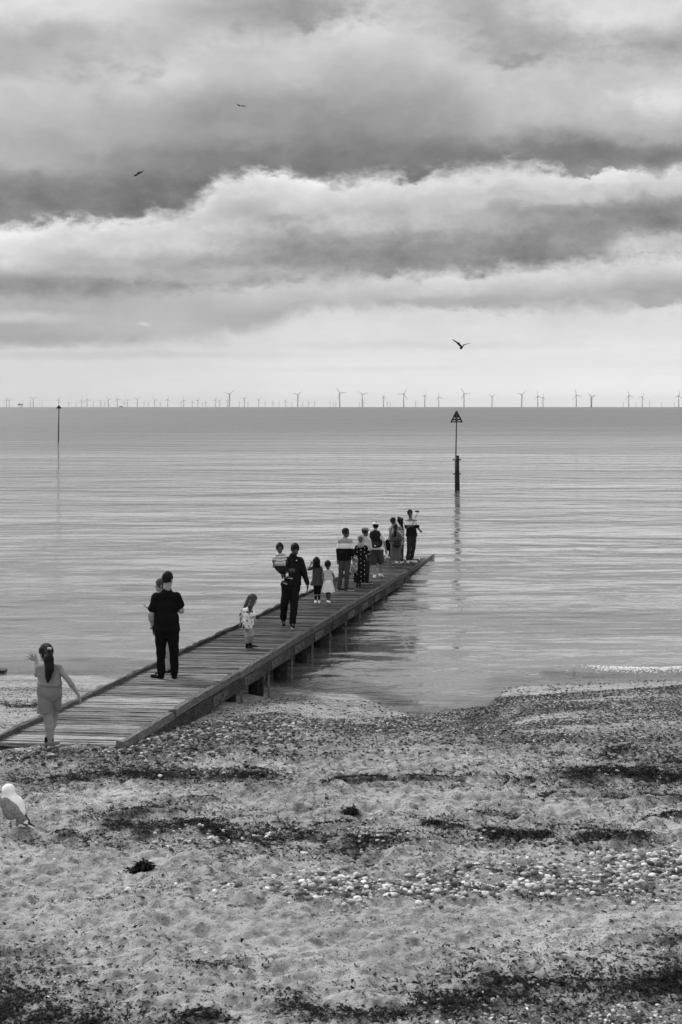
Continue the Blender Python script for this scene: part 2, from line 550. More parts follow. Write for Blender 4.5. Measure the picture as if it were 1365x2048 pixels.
def cobble_density(x, y, px, py):
    """bigger stones of the foreground band"""
    cy = np.interp(px, [0, 300, 560, 700, 900, 1365], [1790, 1782, 1776, 1778, 1766, 1742])
    th = np.interp(px, [0, 300, 600, 900, 1365], [16, 22, 28, 40, 46])
    amp = np.interp(px, [0, 120, 400, 560, 660, 900, 1365], [0.06, 0.08, 0.12, 0.3, 0.8, 1.0, 0.95])
    wob = 22 * fbm(x * 0.9, y * 0.9, 3, 31)
    d = amp * np.exp(-np.abs((py + wob - cy) / th) ** 3)
    n = np.clip(0.75 + 1.5 * fbm(x * 2.2, y * 2.2, 3, 33), 0, 1)
    d2 = 0.55 * np.exp(-((px - 560) / 260) ** 2 - ((py - 1684) / 16) ** 2)
    d3 = 0.8 * smooth01((py - 1995) / 30) * smooth01((px - 780) / 200)
    return np.clip(d * n + d2 * n * 0.6 + d3 * n, 0, 1)


def beach_h(x, y):
    x = np.asarray(x, float); y = np.asarray(y, float)
    z = beach_base(x, y)
    dry = smooth01((22.5 - y) / 4)
    # trodden sand: soft lumps and small hollows, longer sideways
    l1 = fbm(x * 1.6, y * 1.9, 3, 41)
    l2 = fbm(x * 3.0 + 0.6 * y, y * 5.2, 4, 43)
    foot = np.abs(fbm(x * 2.6, y * 3.0, 2, 45))
    l3 = fbm(x * 7.0, y * 12.0, 3, 48)
    z = z + dry * (0.05 * l1 + 0.072 * l2 + 0.040 * l3 - 0.09 * np.clip(0.12 - foot, 0, 1)) + (1 - dry) * (0.010 * l2 + 0.006 * fbm(x * 1.2, y * 6, 2, 46)) * smooth01((29.5 - y) / 3 + 0.15)
    yy = np.maximum(y, 4.0)
    px, py = sproj(x, yy, z)
    near = (y > 7) & (y < 32)
    if np.any(near):
        z = z + near * (0.035 * np.clip(weed_density(x, yy, px, py), 0, 1) + 0.02 * shingle_density(x, yy, px, py) + 0.015 * cobble_density(x, yy, px, py))
        z = z + near * 0.012 * fbm(x * 14, y * 14, 2, 47) * (0.4 + 0.6 * dry)
    return z


def ground_at(px, py):
    """world point of the beach seen at a photograph pixel"""
    Y = (EYE - 1.0) * F / (py - HZ)
    for _ in range(30):
        X = (px - CX) * Y / F
        z = float(beach_h(np.array([X]), np.array([Y]))[0])
        Y = 0.5 * Y + 0.5 * (EYE - z) * F / (py - HZ)
    X = (px - CX) * Y / F
    return Vector((X, Y, float(beach_h(np.array([X]), np.array([Y]))[0])))


def spaced(lo, hi, step, far_lo, far_hi, ratio):
    mid = list(np.arange(lo, hi + step / 2, step))
    r, s, p = [], step, hi
    while p < far_hi:
        s *= ratio; p += s; r.append(p)
    l, s, p = [], step, lo
    while p > far_lo:
        s *= ratio; p -= s; l.append(p)
    return np.array(l[::-1] + mid + r)


def grid_mesh(name, xs, ys, zfun, mat, attrs=None):
    X, Y = np.meshgrid(xs, ys)
    Z = zfun(X, Y)
    nx, ny = len(xs), len(ys)
    idx = np.arange(nx * ny).reshape(ny, nx)
    q = np.stack([idx[:-1, :-1], idx[:-1, 1:], idx[1:, 1:], idx[1:, :-1]], -1).reshape(-1, 4)
    me = np_mesh(name, np.stack([X.ravel(), Y.ravel(), Z.ravel()], -1), q, mat)
    for k, fn in (attrs or {}).items():
        a = me.attributes.new(k, 'FLOAT', 'POINT')
        a.data.foreach_set('value', fn(X.ravel(), Y.ravel(), Z.ravel()).astype(np.float32))
    return me


# sand
m_sand, g, b = principled('beach_sand', 0.4, 0.9, 0.05)
geo = g.node('ShaderNodeNewGeometry')
pos = geo.outputs['Position']
n_big = g.noise(pos, 0.9, 4.0, 0.55)
n_mid = g.noise(pos, 9.0, 5.0, 0.65)
n_fin = g.noise(pos, 60.0, 3.0, 0.7)
grain = g.noise(pos, 260.0, 2.0, 0.6)
att_wet = g.node('ShaderNodeAttribute', attribute_name='wet').outputs['Fac']
att_grit = g.node('ShaderNodeAttribute', attribute_name='grit').outputs['Fac']
base = g.m('MULTIPLY', g.rng(n_big, 0.3, 0.7, 0.33, 0.50), g.rng(n_mid, 0.36, 0.56, 0.50, 1.10))
base = g.m('MULTIPLY', base, g.rng(grain, 0.25, 0.75, 0.82, 1.15))
vor = g.node('ShaderNodeTexVoronoi')
g.put(vor.inputs['Vector'], pos); vor.inputs['Scale'].default_value = 34.0
vsep = g.xyz(vor.outputs['Color'])
bit = g.m('MULTIPLY', g.rng(vor.outputs['Distance'], 0.16, 0.34, 1.0, 0.0), g.m('LESS_THAN', vsep[0], 0.26))
base = g.mix(g.m('MULTIPLY', bit, 0.85), base, 0.03)
# gritty ground among the stones
vor2 = g.node('ShaderNodeTexVoronoi')
g.put(vor2.inputs['Vector'], pos); vor2.inputs['Scale'].default_value = 42.0
vs2 = g.xyz(vor2.outputs['Color'])
grit_c = g.m('MULTIPLY', g.m('POWER', vs2[1], 3.0), 0.45)
grit_c = g.m('MULTIPLY', grit_c, 0.5)
grit_c = g.m('MULTIPLY', grit_c, g.rng(vor2.outputs['Distance'], 0.1, 0.6, 1.0, 0.15))
base = g.mix(g.m('MULTIPLY', att_grit, g.rng(n_fin, 0.3, 0.6, 0.5, 1.0)), base, grit_c)
att_weed = g.node('ShaderNodeAttribute', attribute_name='litter').outputs['Fac']
base = g.mix(g.m('MULTIPLY', att_weed, g.rng(n_fin, 0.35, 0.55, 0.3, 1.0)), base, 0.03)
base = g.m('MULTIPLY', base, g.rng(att_wet, 0.0, 1.0, 1.0, 0.75))
g.t.links.new(base, b.inputs['Base Color'])
g.t.links.new(g.rng(att_wet, 0.1, 1.0, 0.92, 0.16), b.inputs['Roughness'])
g.t.links.new(g.rng(att_wet, 0.3, 1.0, 0.05, 0.6), b.inputs['Specular IOR Level'])
hgt = g.m('ADD', g.m('MULTIPLY', n_mid, 0.06), g.m('ADD', g.m('MULTIPLY', n_fin, 0.022), g.m('MULTIPLY', grain, 0.003)))
hgt = g.m('ADD', hgt, g.m('MULTIPLY', g.m('MULTIPLY', vor2.outputs['Distance'], att_grit), -0.02))
hgt = g.m('MULTIPLY', hgt, g.rng(att_wet, 0.2, 0.9, 1.0, 0.12))
g.t.links.new(g.bump(hgt, 1.0, 1.0), b.inputs['Normal'])


def wet_attr(x, y, z):
    w = smooth01((0.13 - z + 0.05 * fbm(x * 1.3, y * 2.6, 4, 61)) / 0.11)
    damp = 0.22 * smooth01((0.75 - z) / 0.5)
    return np.clip(np.maximum(w, damp), 0, 1)


def grit_attr(x, y, z):
    ys_ = np.maximum(y, 4.0)
    px, py = sproj(x, ys_, z)
    g_ = shingle_density(x, ys_, px, py) + 0.7 * cobble_density(x, ys_, px, py) + 0.5 * weed_density(x, ys_, px, py)
    return np.clip(g_, 0, 1) * ((y > 7) & (y < 32))


def litter_attr(x, y, z):
    ys_ = np.maximum(y, 4.0)
    px, py = sproj(x, ys_, z)
    return weed_density(x, ys_, px, py) * ((y > 7) & (y < 32))


xs = spaced(-5.6, 5.6, 0.022, -600, 600, 1.045)
ys = spaced(8.6, 19.0, 0.022, -120, 19.0, 1.06)
y2, s = [], 0.022
p = ys[-1]
while p < 31: s = min(s * 1.01, 0.05); p += s; y2.append(p)
while p < 160: s *= 1.06; p += s; y2.append(p)
ys = np.concatenate([ys, y2])
beach = link('beach', grid_mesh('beach', xs, ys, beach_h, m_sand, {'wet': wet_attr, 'grit': grit_attr, 'litter': litter_attr}))
tag(beach, 'sandy beach with shingle and seaweed sloping down to the water', kind='structure')

# ------------------------------------------------------------------ sea
RE = 6371000.0
m_sea, g, b = principled('sea_water', 0.05, 0.04, 0.5)
b.inputs['IOR'].default_value = 2.15
pos = g.node('ShaderNodeNewGeometry').outputs['Position']
sx, sy, sz = g.xyz(pos)
WB = []
def wnoise(kx, ky, det, off, rgh=0.55):
    return g.noise(g.comb(g.m('MULTIPLY', sx, kx), g.m('MULTIPLY', sy, ky), off), 1.0, det, rgh, dist=0.3)
h1 = wnoise(0.105, 0.150, 8.0, 0.0, 0.53)
h2 = wnoise(0.60, 0.72, 6.0, 7.0, 0.56)
patch = wnoise(0.045, 0.16, 4.0, 21.0, 0.6)
patch2 = wnoise(0.006, 0.03, 4.0, 31.0, 0.6)
pm = g.rng(patch, 0.36, 0.64, 0.55, 1.35)
h = g.m('ADD', g.m('MULTIPLY', h1, 0.95), g.m('MULTIPLY', h2, 0.20))
h = g.m('MULTIPLY', h, pm)
calm = g.rng(sy, 25.0, 29.0, 0.85, 1.0)
h = g.m('MULTIPLY', h, calm)
g.t.links.new(g.bump(h, 1.0, 1.0), b.inputs['Normal'])
far = g.rng(sy, 45.0, 500.0, 0.0, 1.0, smooth=True)
rgh = g.m('ADD', g.rng(patch2, 0.3, 0.7, -0.05, 0.05), g.mix(far, 0.05, 0.34))
g.t.links.new(g.m('MAXIMUM', rgh, 0.03), b.inputs['Roughness'])
depth = g.node('ShaderNodeAttribute', attribute_name='depth').outputs['Fac']
g.t.links.new(g.rng(depth, 0.1, 3.2, 0.13, 0.03), b.inputs['Base Color'])
out = m_sea.node_tree.nodes['Material Output']
tr = g.node('ShaderNodeBsdfTransparent')
mx = g.node('ShaderNodeMixShader')
g.put(mx.inputs[0], g.rng(depth, 0.0, 0.22, 0.35, 1.0))
g.t.links.new(tr.outputs[0], mx.inputs[1]); g.t.links.new(b.outputs[0], mx.inputs[2])
g.t.links.new(mx.outputs[0], out.inputs['Surface'])


def sea_z(x, y):
    z = -(x * x + y * y) / (2 * RE)
    near = smooth01((70 - y) / 20) * (np.abs(x) < 30)
    z = z + near * 0.018 * fbm(x * 0.5, y * 1.4, 3, 91)
    # little breaker running in on the right
    ridge = np.exp(-((y - 29.75 - 0.12 * np.sin(x * 1.7)) / 0.16) ** 2) * smooth01((x - 4.0) / 0.8) * smooth01((14 - x) / 3)
    ridge2 = np.exp(-((y - 29.9 - 0.1 * np.sin(x * 1.1)) / 0.2) ** 2) * smooth01((-4.6 - x) / 0.6) * smooth01((x + 14) / 3)
    return z + 0.085 * ridge + 0.02 * ridge2


def sea_depth(x, y, z):
    d = z - beach_base(x, np.minimum(y, 150))
    return np.where(y > 140, 6.0, d)


xs = spaced(-12, 12, 0.08, -60000, 60000, 1.09)
ys = spaced(24.6, 36, 0.07, 24.5, 45000, 1.03)
sea = link('sea', grid_mesh('sea', xs, ys, sea_z, m_sea, {'depth': sea_depth}))
tag(sea, 'calm rippled grey sea reaching to the horizon', kind='structure')

# ------------------------------------------------------------------ haze over the sea
HAZE = True
if HAZE:
    hz = MB().box((0, 22000, 20), (70000, 46000, 400)).build('haze')
    mh = bpy.data.materials.new('sea_haze'); mh.use_nodes = True
    nt = mh.node_tree
    nt.nodes.remove(nt.nodes['Principled BSDF'])
    pv = nt.nodes.new('ShaderNodeVolumePrincipled')
    pv.inputs['Density'].default_value = 1.5e-5
    pv.inputs['Color'].default_value = (0.95, 0.95, 0.95, 1)
    nt.links.new(pv.outputs[0], nt.nodes['Material Output'].inputs['Volume'])
    hz.data.materials.append(mh)
    tag(hz, 'thin sea haze in the air', kind='stuff')

# ------------------------------------------------------------------ jetty
def deckz(Y):
    return 1.751 - 0.0344 * Y


RX0, RY0 = (245 - CX) * 18.57 / F, 18.57
RX1, RY1 = (871 - CX) * 53.25 / F, 53.25
SL = (RX1 - RX0) / (RY1 - RY0)


def rightx(Y): return RX0 + SL * (Y - RY0)


WID = 1.745
def leftx(Y): return rightx(Y) - WID


def wood_mat(name, lo, hi, far_dark=True, axis='x', rough=0.75, wetfar=True):
    m, g, b = principled(name, (lo + hi) / 2, rough, 0.08)
    geo = g.node('ShaderNodeNewGeometry'); pos = geo.outputs['Position']
    oi = g.node('ShaderNodeObjectInfo')
    t = g.node('ShaderNodeTexCoord').outputs['Object']
    ox, oy, oz = g.xyz(t)
    r = oi.outputs['Random']
    k = (2.2, 55.0, 55.0) if axis == 'x' else (55.0, 1.6, 55.0) if axis == 'y' else (30.0, 30.0, 2.0)
    v = g.comb(g.m('MULTIPLY', ox, k[0]), g.m('MULTIPLY', oy, k[1]), g.m('MULTIPLY_ADD', r, 37.0, g.m('MULTIPLY', oz, k[2])))
    n = g.noise(v, 1.0, 5.0, 0.65)
    n2 = g.noise(pos, 3.3, 4.0, 0.6)
    n3 = g.noise(pos, 24.0, 3.0, 0.6)
    c = g.rng(n, 0.32, 0.66, lo, hi)
    c = g.m('MULTIPLY', c, g.rng(r, 0.0, 1.0, 0.55, 1.35))
    c = g.m('MULTIPLY', c, g.rng(n2, 0.3, 0.7, 0.7, 1.2))
    c = g.m('MULTIPLY', c, g.rng(n3, 0.27, 0.42, 0.25, 1.0))
    wy = g.xyz(pos)[1]
    if wetfar:
        wet = g.rng(g.m('ADD', wy, g.m('MULTIPLY', g.m('SUBTRACT', n2, 0.5), 12.0)), 20.0, 31.0, 0.0, 1.0, smooth=True)
        c = g.m('MULTIPLY', c, g.mix(wet, 0.9, 0.22))
        g.t.links.new(g.mix(wet, rough, 0.5), b.inputs['Roughness'])
    g.t.links.new(c, b.inputs['Base Color'])
    g.t.links.new(g.bump(g.m('ADD', g.m('MULTIPLY', n, 0.006), g.m('MULTIPLY', n3, 0.004)), 1.0, 1.0), b.inputs['Normal'])
    return m


m_plank = wood_mat('weathered_deck_plank', 0.04, 0.50)
m_kerb = wood_mat('weathered_kerb_timber', 0.10, 0.36, axis='y', rough=0.8)
m_kerbd = wood_mat('dark_kerb_timber', 0.06, 0.20, axis='y', rough=0.8)
m_fasc = wood_mat('tarred_side_timber', 0.006, 0.085, axis='y', rough=0.8, wetfar=False)
m_splice = wood_mat('weathered_splice_plate', 0.03, 0.16, axis='y', rough=0.85, wetfar=False)
m_pile, g, b = principled('encrusted_pile', 0.05, 0.9, 0.06)
pos = g.node('ShaderNodeNewGeometry').outputs['Position']
n = g.noise(pos, 14.0, 4.0, 0.65)
g.t.links.new(g.rng(n, 0.3, 0.7, 0.01, 0.05), b.inputs['Base Color'])
g.t.links.new(g.bump(n, 1.0, 0.03), b.inputs['Normal'])

m_strip, g, b = principled('barnacled_steel_pile', 0.12, 0.9, 0.06)
pos = g.node('ShaderNodeNewGeometry').outputs['Position']
n = g.noise(pos, 14.0, 4.0, 0.65)
g.t.links.new(g.rng(n, 0.3, 0.7, 0.06, 0.26), b.inputs['Base Color'])
jetty = thing('jetty', 'long narrow wooden jetty sloping down from the beach into the sea', 'jetty', (rightx(18.6) - WID / 2, 18.6, 1.0))
JO = jetty.location.copy()


def jlink(name, me, loc, rot=None):
    o = link(name, me, jetty)
    o.location = Vector(loc) - JO
    if rot is not None: o.rotation_euler = rot
    return o


# planks: a few worn shapes, shared
def plank_mesh(seed):
    r = random.Random(seed)
    n = 6
    vs, fs = [], []
    L, Wd, T = WID - 0.02, 0.112 + r.uniform(-0.008, 0.008), 0.045
    for i in range(n + 1):
        x = -L / 2 + L * i / n
        e = r.uniform(-0.007, 0.007); e2 = r.uniform(-0.007, 0.007); s_ = r.uniform(-0.004, 0.004)
        vs += [(x, -Wd / 2 + e, s_), (x, Wd / 2 + e2, s_ + r.uniform(-0.003, 0.003)), (x, Wd / 2 + e2, s_ - T), (x, -Wd / 2 + e, s_ - T)]
    for i in range(n):
        for j in range(4):
            a = i * 4 + j; c = i * 4 + (j + 1) % 4
            fs.append((a, a + 4, c + 4, c))
    fs.append((0, 1, 2, 3)); fs.append((n * 4 + 3, n * 4 + 2, n * 4 + 1, n * 4))
    me = bpy.data.meshes.new('plank'); me.from_pydata(vs, [], fs); me.materials.append(m_plank)
    return me


pms = [plank_mesh(i) for i in range(9)]
pitch = 0.150
Y = 18.72
skew = -0.09
ramp_a = math.atan(-0.0344)
while Y < 53.4:
    cxm = rightx(Y) - WID / 2 + random.uniform(-0.012, 0.012)
    z = deckz(Y) + random.uniform(-0.006, 0.006)
    o = jlink('plank', random.choice(pms), (cxm, Y, z), (ramp_a + random.uniform(-0.06, 0.06), random.uniform(-0.003, 0.003), skew + random.uniform(-0.006, 0.006)))
    Y += pitch + random.uniform(-0.006, 0.010) + (0.02 if random.random() < 0.12 else 0)

# kerb timbers along both edges, in lengths, with worn tops
def kerb_mesh(x0, x1, w, hgt, seed, mat, down=0.0, chips=0.02):
    """a beam from Y=x0 to Y=x1 following the ramp; local origin at its middle"""
    r = random.Random(seed)
    n = 10
    ym = (x0 + x1) / 2
    vs, fs = [], []
    for i in range(n + 1):
        y = x0 + (x1 - x0) * i / n
        c1, c2 = r.uniform(0, chips), r.uniform(0, chips)
        bx = SL * (y - ym); bz = -0.0344 * (y - ym)
        vs += [(bx - w / 2 + c1 * .5, y - ym, bz + hgt - c1), (bx + w / 2 - c2 * .6, y - ym, bz + hgt - c2), (bx + w / 2, y - ym, bz - down), (bx - w / 2, y - ym, bz - down)]
    for i in range(n):
        for j in range(4):
            a = i * 4 + j; c = i * 4 + (j + 1) % 4
            fs.append((a, c, c + 4, a + 4))
    fs.append((3, 2, 1, 0)); fs.append((n * 4, n * 4 + 1, n * 4 + 2, n * 4 + 3))
    me = bpy.data.meshes.new('kerb_timber'); me.from_pydata(vs, [], fs); me.materials.append(mat)
    return me


Y = 18.45; k = 0
while Y < 53.6:
    L = 1.95 + random.uniform(-0.25, 0.3)
    y1 = min(Y + L, 53.9)
    ym = (Y + y1) / 2
    jlink('kerb_timber', kerb_mesh(Y, y1 - 0.015, 0.11, 0.085, 100 + k, m_kerb, 0.04, 0.035), (rightx(ym) + 0.01, ym, deckz(ym) + random.uniform(-0.008, 0.012)))
    jlink('kerb_timber', kerb_mesh(Y, y1 - 0.015, 0.09, 0.075, 300 + k, m_kerbd, 0.05, 0.03), (leftx(ym) - 0.005, ym, deckz(ym) + random.uniform(-0.008, 0.012)))
    Y = y1; k += 1

# side timbers below the kerb, with splice plates and bolts, and the piles
PY = [22.55 + 2.0 * i for i in range(15)]
for i in range(-1, 15):
    y0 = 18.9 if i < 0 else PY[i]
    y1 = PY[0] if i < 0 else PY[i] + 2.0
    ym = (y0 + y1) / 2
    for sd, xf, mt in ((1, rightx, m_fasc), (-1, leftx, m_fasc)):
        me = kerb_mesh(y0 + 0.006, y1 - 0.006, 0.075, -0.045, 500 + i * 3 + sd, mt, 0.26 if sd > 0 else 0.24, 0.008)
        me.name = 'side_timber'
        jlink('side_timber', me, (xf(ym) + sd * (0.025 + 0.004 * (i % 2)), ym, deckz(ym)))
bolt = MB().tube([(0, 0, 0), (0.022, 0, 0)], [0.017, 0.013], 6).mesh('bolt', M['metal_dark'])
SPL = {}
for i in range(0, 14):
    y0 = PY[i]
    sp = MB()
    ang = math.atan(SL)
    R = Matrix.Rotation(-ang, 3, 'Z') @ Matrix.Rotation(ramp_a, 3, 'X')
    sp.box((0, 0, 0), (0.02, 0.86, 0.14), R)
    xx = rightx(y0 + 0.5) + 0.025 + 0.0375 + 0.012
    o = jlink('splice_plate', sp.mesh('splice_plate', m_splice), (xx, y0 + 0.5, deckz(y0 + 0.5) - 0.155))
    for j in range(4):
        off = R @ Vector((0.010, -0.30 + 0.2 * j, 0.03 * (-1) ** j))
        bo = link('bolt', bolt, o); bo.location = off

def hpile(hgt):
    m = MB()
    m.box((0.06, 0, -hgt / 2), (0.042, 0.05, hgt))
    return m.mesh('pile', m_strip)
hp = hpile(2.6)
def timberpile(hgt, seed):
    r = random.Random(seed)
    m = MB(); n = 7
    m.tube([(r.uniform(-.01, .01), r.uniform(-.01, .01), -hgt * i / n) for i in range(n + 1)], [0.13 + r.uniform(-.012, .02) for i in range(n + 1)], 9)
    return m.mesh('pile', m_pile, True)
tps = [timberpile(2.6, s_) for s_ in range(4)]
for i in range(0, 14):
    y0 = PY[i] + 0.05
    jlink('pile', hp, (rightx(y0) - 0.035, y0 + 0.04, deckz(y0) - 0.10))
    jlink('pile', tps[(i + 2) % 4], (rightx(y0) - 0.22, y0 + 0.12, deckz(y0) - 0.10))
    jlink('pile', tps[i % 4], (leftx(y0) + 0.12, y0, deckz(y0) - 0.10))
    jlink('pile', tps[(i + 1) % 4], (rightx(y0) - 0.85, y0 + 0.05, deckz(y0) - 0.10))
    cb = MB().box((0, 0, 0), (WID - 0.12, 0.15, 0.18))
    jlink('crossbeam', cb.mesh('crossbeam', m_pile), (rightx(y0) - WID / 2, y0 + 0.17, deckz(y0) - 0.15))
# longitudinal bearers under the planks
for q in (0.45, 1.2):
    vs = MB()
    vs.tube([(rightx(y) - q, y, deckz(y) - 0.12) for y in (18.9, 36, 53.2)], 0.07, 4)
    o = link('bearer', vs.mesh('bearer', m_pile), jetty); o.location = -JO

# shingle and weed washed onto the submerged end of the deck
# (built with the beach litter below)

# ------------------------------------------------------------------ channel markers
m_rust, g, b = principled('dark_rusty_steel', 0.012, 0.6, 0.3)
pos = g.node('ShaderNodeNewGeometry').outputs['Position']
n = g.noise(pos, 6.0, 4.0, 0.6)
g.t.links.new(g.rng(n, 0.3, 0.7, 0.006, 0.028), b.inputs['Base Color'])


def marker(px, base_py, label, full=True):
    # base at sea level
    Yb = EYE * F / (base_py - HZ)
    s_ = F / Yb
    bx_, bz_ = (px - CX) * Yb / F, 0.0
    t = thing('channel_marker', label, 'beacon', (bx_, Yb, bz_), group='triangle topped channel markers standing in the sea')
    def L(x, y): return ((x - px) / s_, (base_py - y) / s_)      # local x, z
    if full:
        (xa, za), (xb, zb) = L(915, 985), L(914.5, 911)
        pm = MB()
        rr = 4.6 / s_
        pm.tube([(xa, 0, -1.5), (xa, 0, 0.0), ((xa + xb) / 2, 0, zb / 2), (xb, 0, zb)], [rr * 1.18, rr * 1.12, rr * 1.03, rr * .95], 12)
        pm.build('pile_post', m_rust, t, True)
        for yy in (919.5, 948):
            x0, z0 = L(906, yy)
            rn = MB()
            rn.box(((L(914.5, yy)[0]), 0, z0), (17 / s_, 0.10, 2.3 / s_))
            rn.box(((L(914.5, yy)[0]), 0, z0), (0.10, 17 / s_, 2.3 / s_))
            rn.build('climbing_bar', m_rust, t)
        x0, z0 = L(912, 918); x1, z1 = L(913.5, 840)
        MB().tube([(x0, 0, z0 - .2), (x1, 0, z1)], [1.25 / s_, 1.1 / s_], 8).build('staff', m_rust, t, True)
        tx, tb, tt, hw = x1, L(0, 844.8)[1], L(0, 822.8)[1], 11.2 / s_
    else:
        x0, z0 = 0, -1.0; x1, z1 = L(118.3, 815)
        MB().tube([(x0, 0, -1.2), (x1, 0, z1)], [1.2 / s_, 1.0 / s_], 8).build('staff', m_rust, t, True)
        tx, tb, tt, hw = x1, L(0, 817.0)[1], L(0, 810.0)[1], 5.6 / s_
    # lattice cone: two crossed slatted triangles
    H = tt - tb
    for ax in (0, 1):
        for (f0, f1) in (((0.0, 0.10), (0.20, 0.33), (0.44, 1.0)) if full else ((0.0, 1.0),)):
            d = 0.04
            def ww(f): return hw * (1 - f)
            vs = []
            for sgn in (-d, d):
                for (u, f) in ((-ww(f0), f0), (ww(f0), f0), (max(ww(f1), 0.02), f1), (-max(ww(f1), 0.02), f1)):
                    vs.append((tx + u, sgn, tb + H * f) if ax == 0 else (tx + sgn, u, tb + H * f))
            fs = [(0, 1, 2, 3), (7, 6, 5, 4), (0, 4, 5, 1), (1, 5, 6, 2), (2, 6, 7, 3), (3, 7, 4, 0)]
            me = bpy.data.meshes.new('topmark_slat'); me.from_pydata(vs, [], fs); me.materials.append(m_rust)
            link('topmark_slat', me, t)
        if full:
            fr = MB()
            for sg in (-1, 1):
                a_ = (tx + sg * hw, 0, tb) if ax == 0 else (tx, sg * hw, tb)
                fr.tube([a_, (tx, 0, tt + 0.03)], 0.05 if full else 0.03, 6)
            fr.build('topmark_frame', m_rust, t)
    return t


marker(914.5, 980.5, 'tall channel marker with slatted triangle above a thick post, beyond the jetty end')
marker(117, 884, 'slim channel marker pole with a small dark triangle, far out on the left', False)

# ------------------------------------------------------------------ wind turbines
m_turb = principled('turbine_backlit_tone', 0.05, 0.6, 0.3)[0]  # pale turbines seen against the light: their backlit darkness is put into this colour
m_turb_f = m_turb


def dist_for(hub_px):
    lo_, hi_ = 5000.0, 40000.0
    for _ in range(40):
        d = (lo_ + hi_) / 2
        a = (98.0 - max(0, d - 8400) ** 2 / (2 * RE)) / d * F
        if a > hub_px: lo_ = d
        else: hi_ = d
    return d


tow_me = MB().tube([(0, 0, -4), (0, 0, 98)], [3.6, 2.3], 10).mesh('tower', m_turb, True)
nac_me = MB().box((0, 3, 100), (4.2, 15, 4.6)).tube([(0, -4.5, 100), (0, -8, 100)], [2.4, 1.2], 8).mesh('nacelle', m_turb)
bl = MB()
bl.tube([(0, 0, 1), (0.5, 0, 6), (1.0, 0, 14), (0.6, -0.5, 34), (0.2, -1.5, 54)], [1.3, 1.5, 2.0, 1.2, 0.45], 6, squash=0.35)
blade_me = bl.mesh('blade', m_turb, True)


def turbine(px, hub_px, a0, yaw=0.3, label='', name_group='wind turbines standing along the horizon'):
    D = dist_for(hub_px)
    X = (px - CX) * D / F
    t = thing('wind_turbine', label, 'wind turbine', (X, D, -(X * X + D * D) / (2 * RE)), yaw, name_group)
    link('tower', tow_me, t)
    n_ = link('nacelle', nac_me, t)
    for k_ in range(3):
        b_ = link('blade', blade_me, t)
        b_.location = (0, -6.2, 100)
        b_.rotation_euler = (0, math.radians(a0 + 120 * k_), 0)
    return t


# (x, hub height above horizon in px, blade angle clockwise from up, yaw) big ones, left to right
BIG = [
    (459, 25, 48, .5), (596, 24, 46, .4), (680, 27.5, -38, .3), (725, 24, 68, .35), (767.5, 20, 5, .9), (808, 25.5, 27, .3),
    (850, 22.5, 22, .9), (878, 19.5, -12, .3), (928.5, 26, -32, .3), (984.5, 20.5, 50, .6), (1044, 24, 45, .4), (1076, 21, -10, .3), (1086.5, 19, -4, .9),
    (1153, 23.5, -17, .3), (1182.5, 21, -45, .35), (1184, 19, 60, .35), (1258, 22.5, -13, .3), (1285, 20, 24, .5), (1358, 22.3, 10, .3),
]
BIGL = [
    'leftmost of the tall dark wind turbines on the horizon',
    'lone tall wind turbine standing above the man who carries the toddler',
    'tallest wind turbine, one blade up to the left, near the middle of the row',
    'tall wind turbine with two blades raised in a V, right after the tallest one',
    'slim wind turbine seen edge-on with one blade straight up',
    'tall wind turbine with a blade stretched out left, above the selfie taker',
    'wind turbine seen nearly edge-on, just right of the one above the selfie taker',
    'shorter wind turbine next to the left of the arrowed beacon',
    'tall wind turbine standing right above the triangle of the arrowed beacon',
    'short wind turbine first to the right of the arrowed beacon',
    'tall wind turbine with a blade up to the right, second right of the arrowed beacon',
    'left one of the close pair of wind turbines, taller',
    'right one of the close pair of wind turbines, shorter, turned sideways',
    'tall wind turbine standing alone just right of the close pair',
    'front one of the two overlapping wind turbines',
    'rear one of the two overlapping wind turbines, half hidden by the other',
    'wind turbine with a blade up left, third from the right end',
    'shorter wind turbine, second from the right end of the row',
    'rightmost wind turbine, its blades cut by the edge of the view',
]
for (x, hb, a, yw), lb in zip(BIG, BIGL):
    turbine(x, hb, a, yw, lb)
MID = [(13.5, 13.5, 2), (19, 12.5, 60), (67, 16, 55), (118, 14, 25), (164, 12.5, 5), (174.5, 15, -10), (202, 11.5, 45), (217, 15, -40), (235, 16, -15),
       (255, 13, -50), (275, 15, 55), (310, 13.5, -45), (336, 15, 10), (368, 13.5, -10), (385, 11, 20), (396, 13, 30), (431, 14, 15), (440, 11.5, 50), (455, 13, 0),
       (489, 16.5, 45), (518, 14.5, 40), (572, 12, 5)]
MIDL = ['leftmost of the small wind turbines left of the beacons', 'small wind turbine crossing the leftmost one',
        'small clear wind turbine between the far platform and the left marker pole', 'small wind turbine right behind the top of the left marker pole',
        'small wind turbine first to the right of the left marker pole', 'small wind turbine second to the right of the left marker pole',
        'short faint wind turbine before the close group left of the white gap', 'small wind turbine with a blade up to the left, paired with a short one',
        'small upright wind turbine above the low far boat', 'short wind turbine right beside the low far boat',
        'small wind turbine with a wide V of blades right of the low far boat', 'small wind turbine above the man in black',
        'small upright wind turbine just right of the man in black', 'small wind turbine second right of the man in black',
        'short faint wind turbine, left one of a close pair', 'small wind turbine, right one of a close pair',
        'small wind turbine, first of three before the leftmost tall one', 'short wind turbine, middle of three before the leftmost tall one',
        'small wind turbine half behind the leftmost tall one', 'small wind turbine just right of the leftmost tall one',
        'small wind turbine second right of the leftmost tall one', 'small faint wind turbine just left of the lone tall one']
for (x, hb, a), lb in zip(MID, MIDL):
    turbine(x, hb, a, random.uniform(0.2, 0.7), lb)
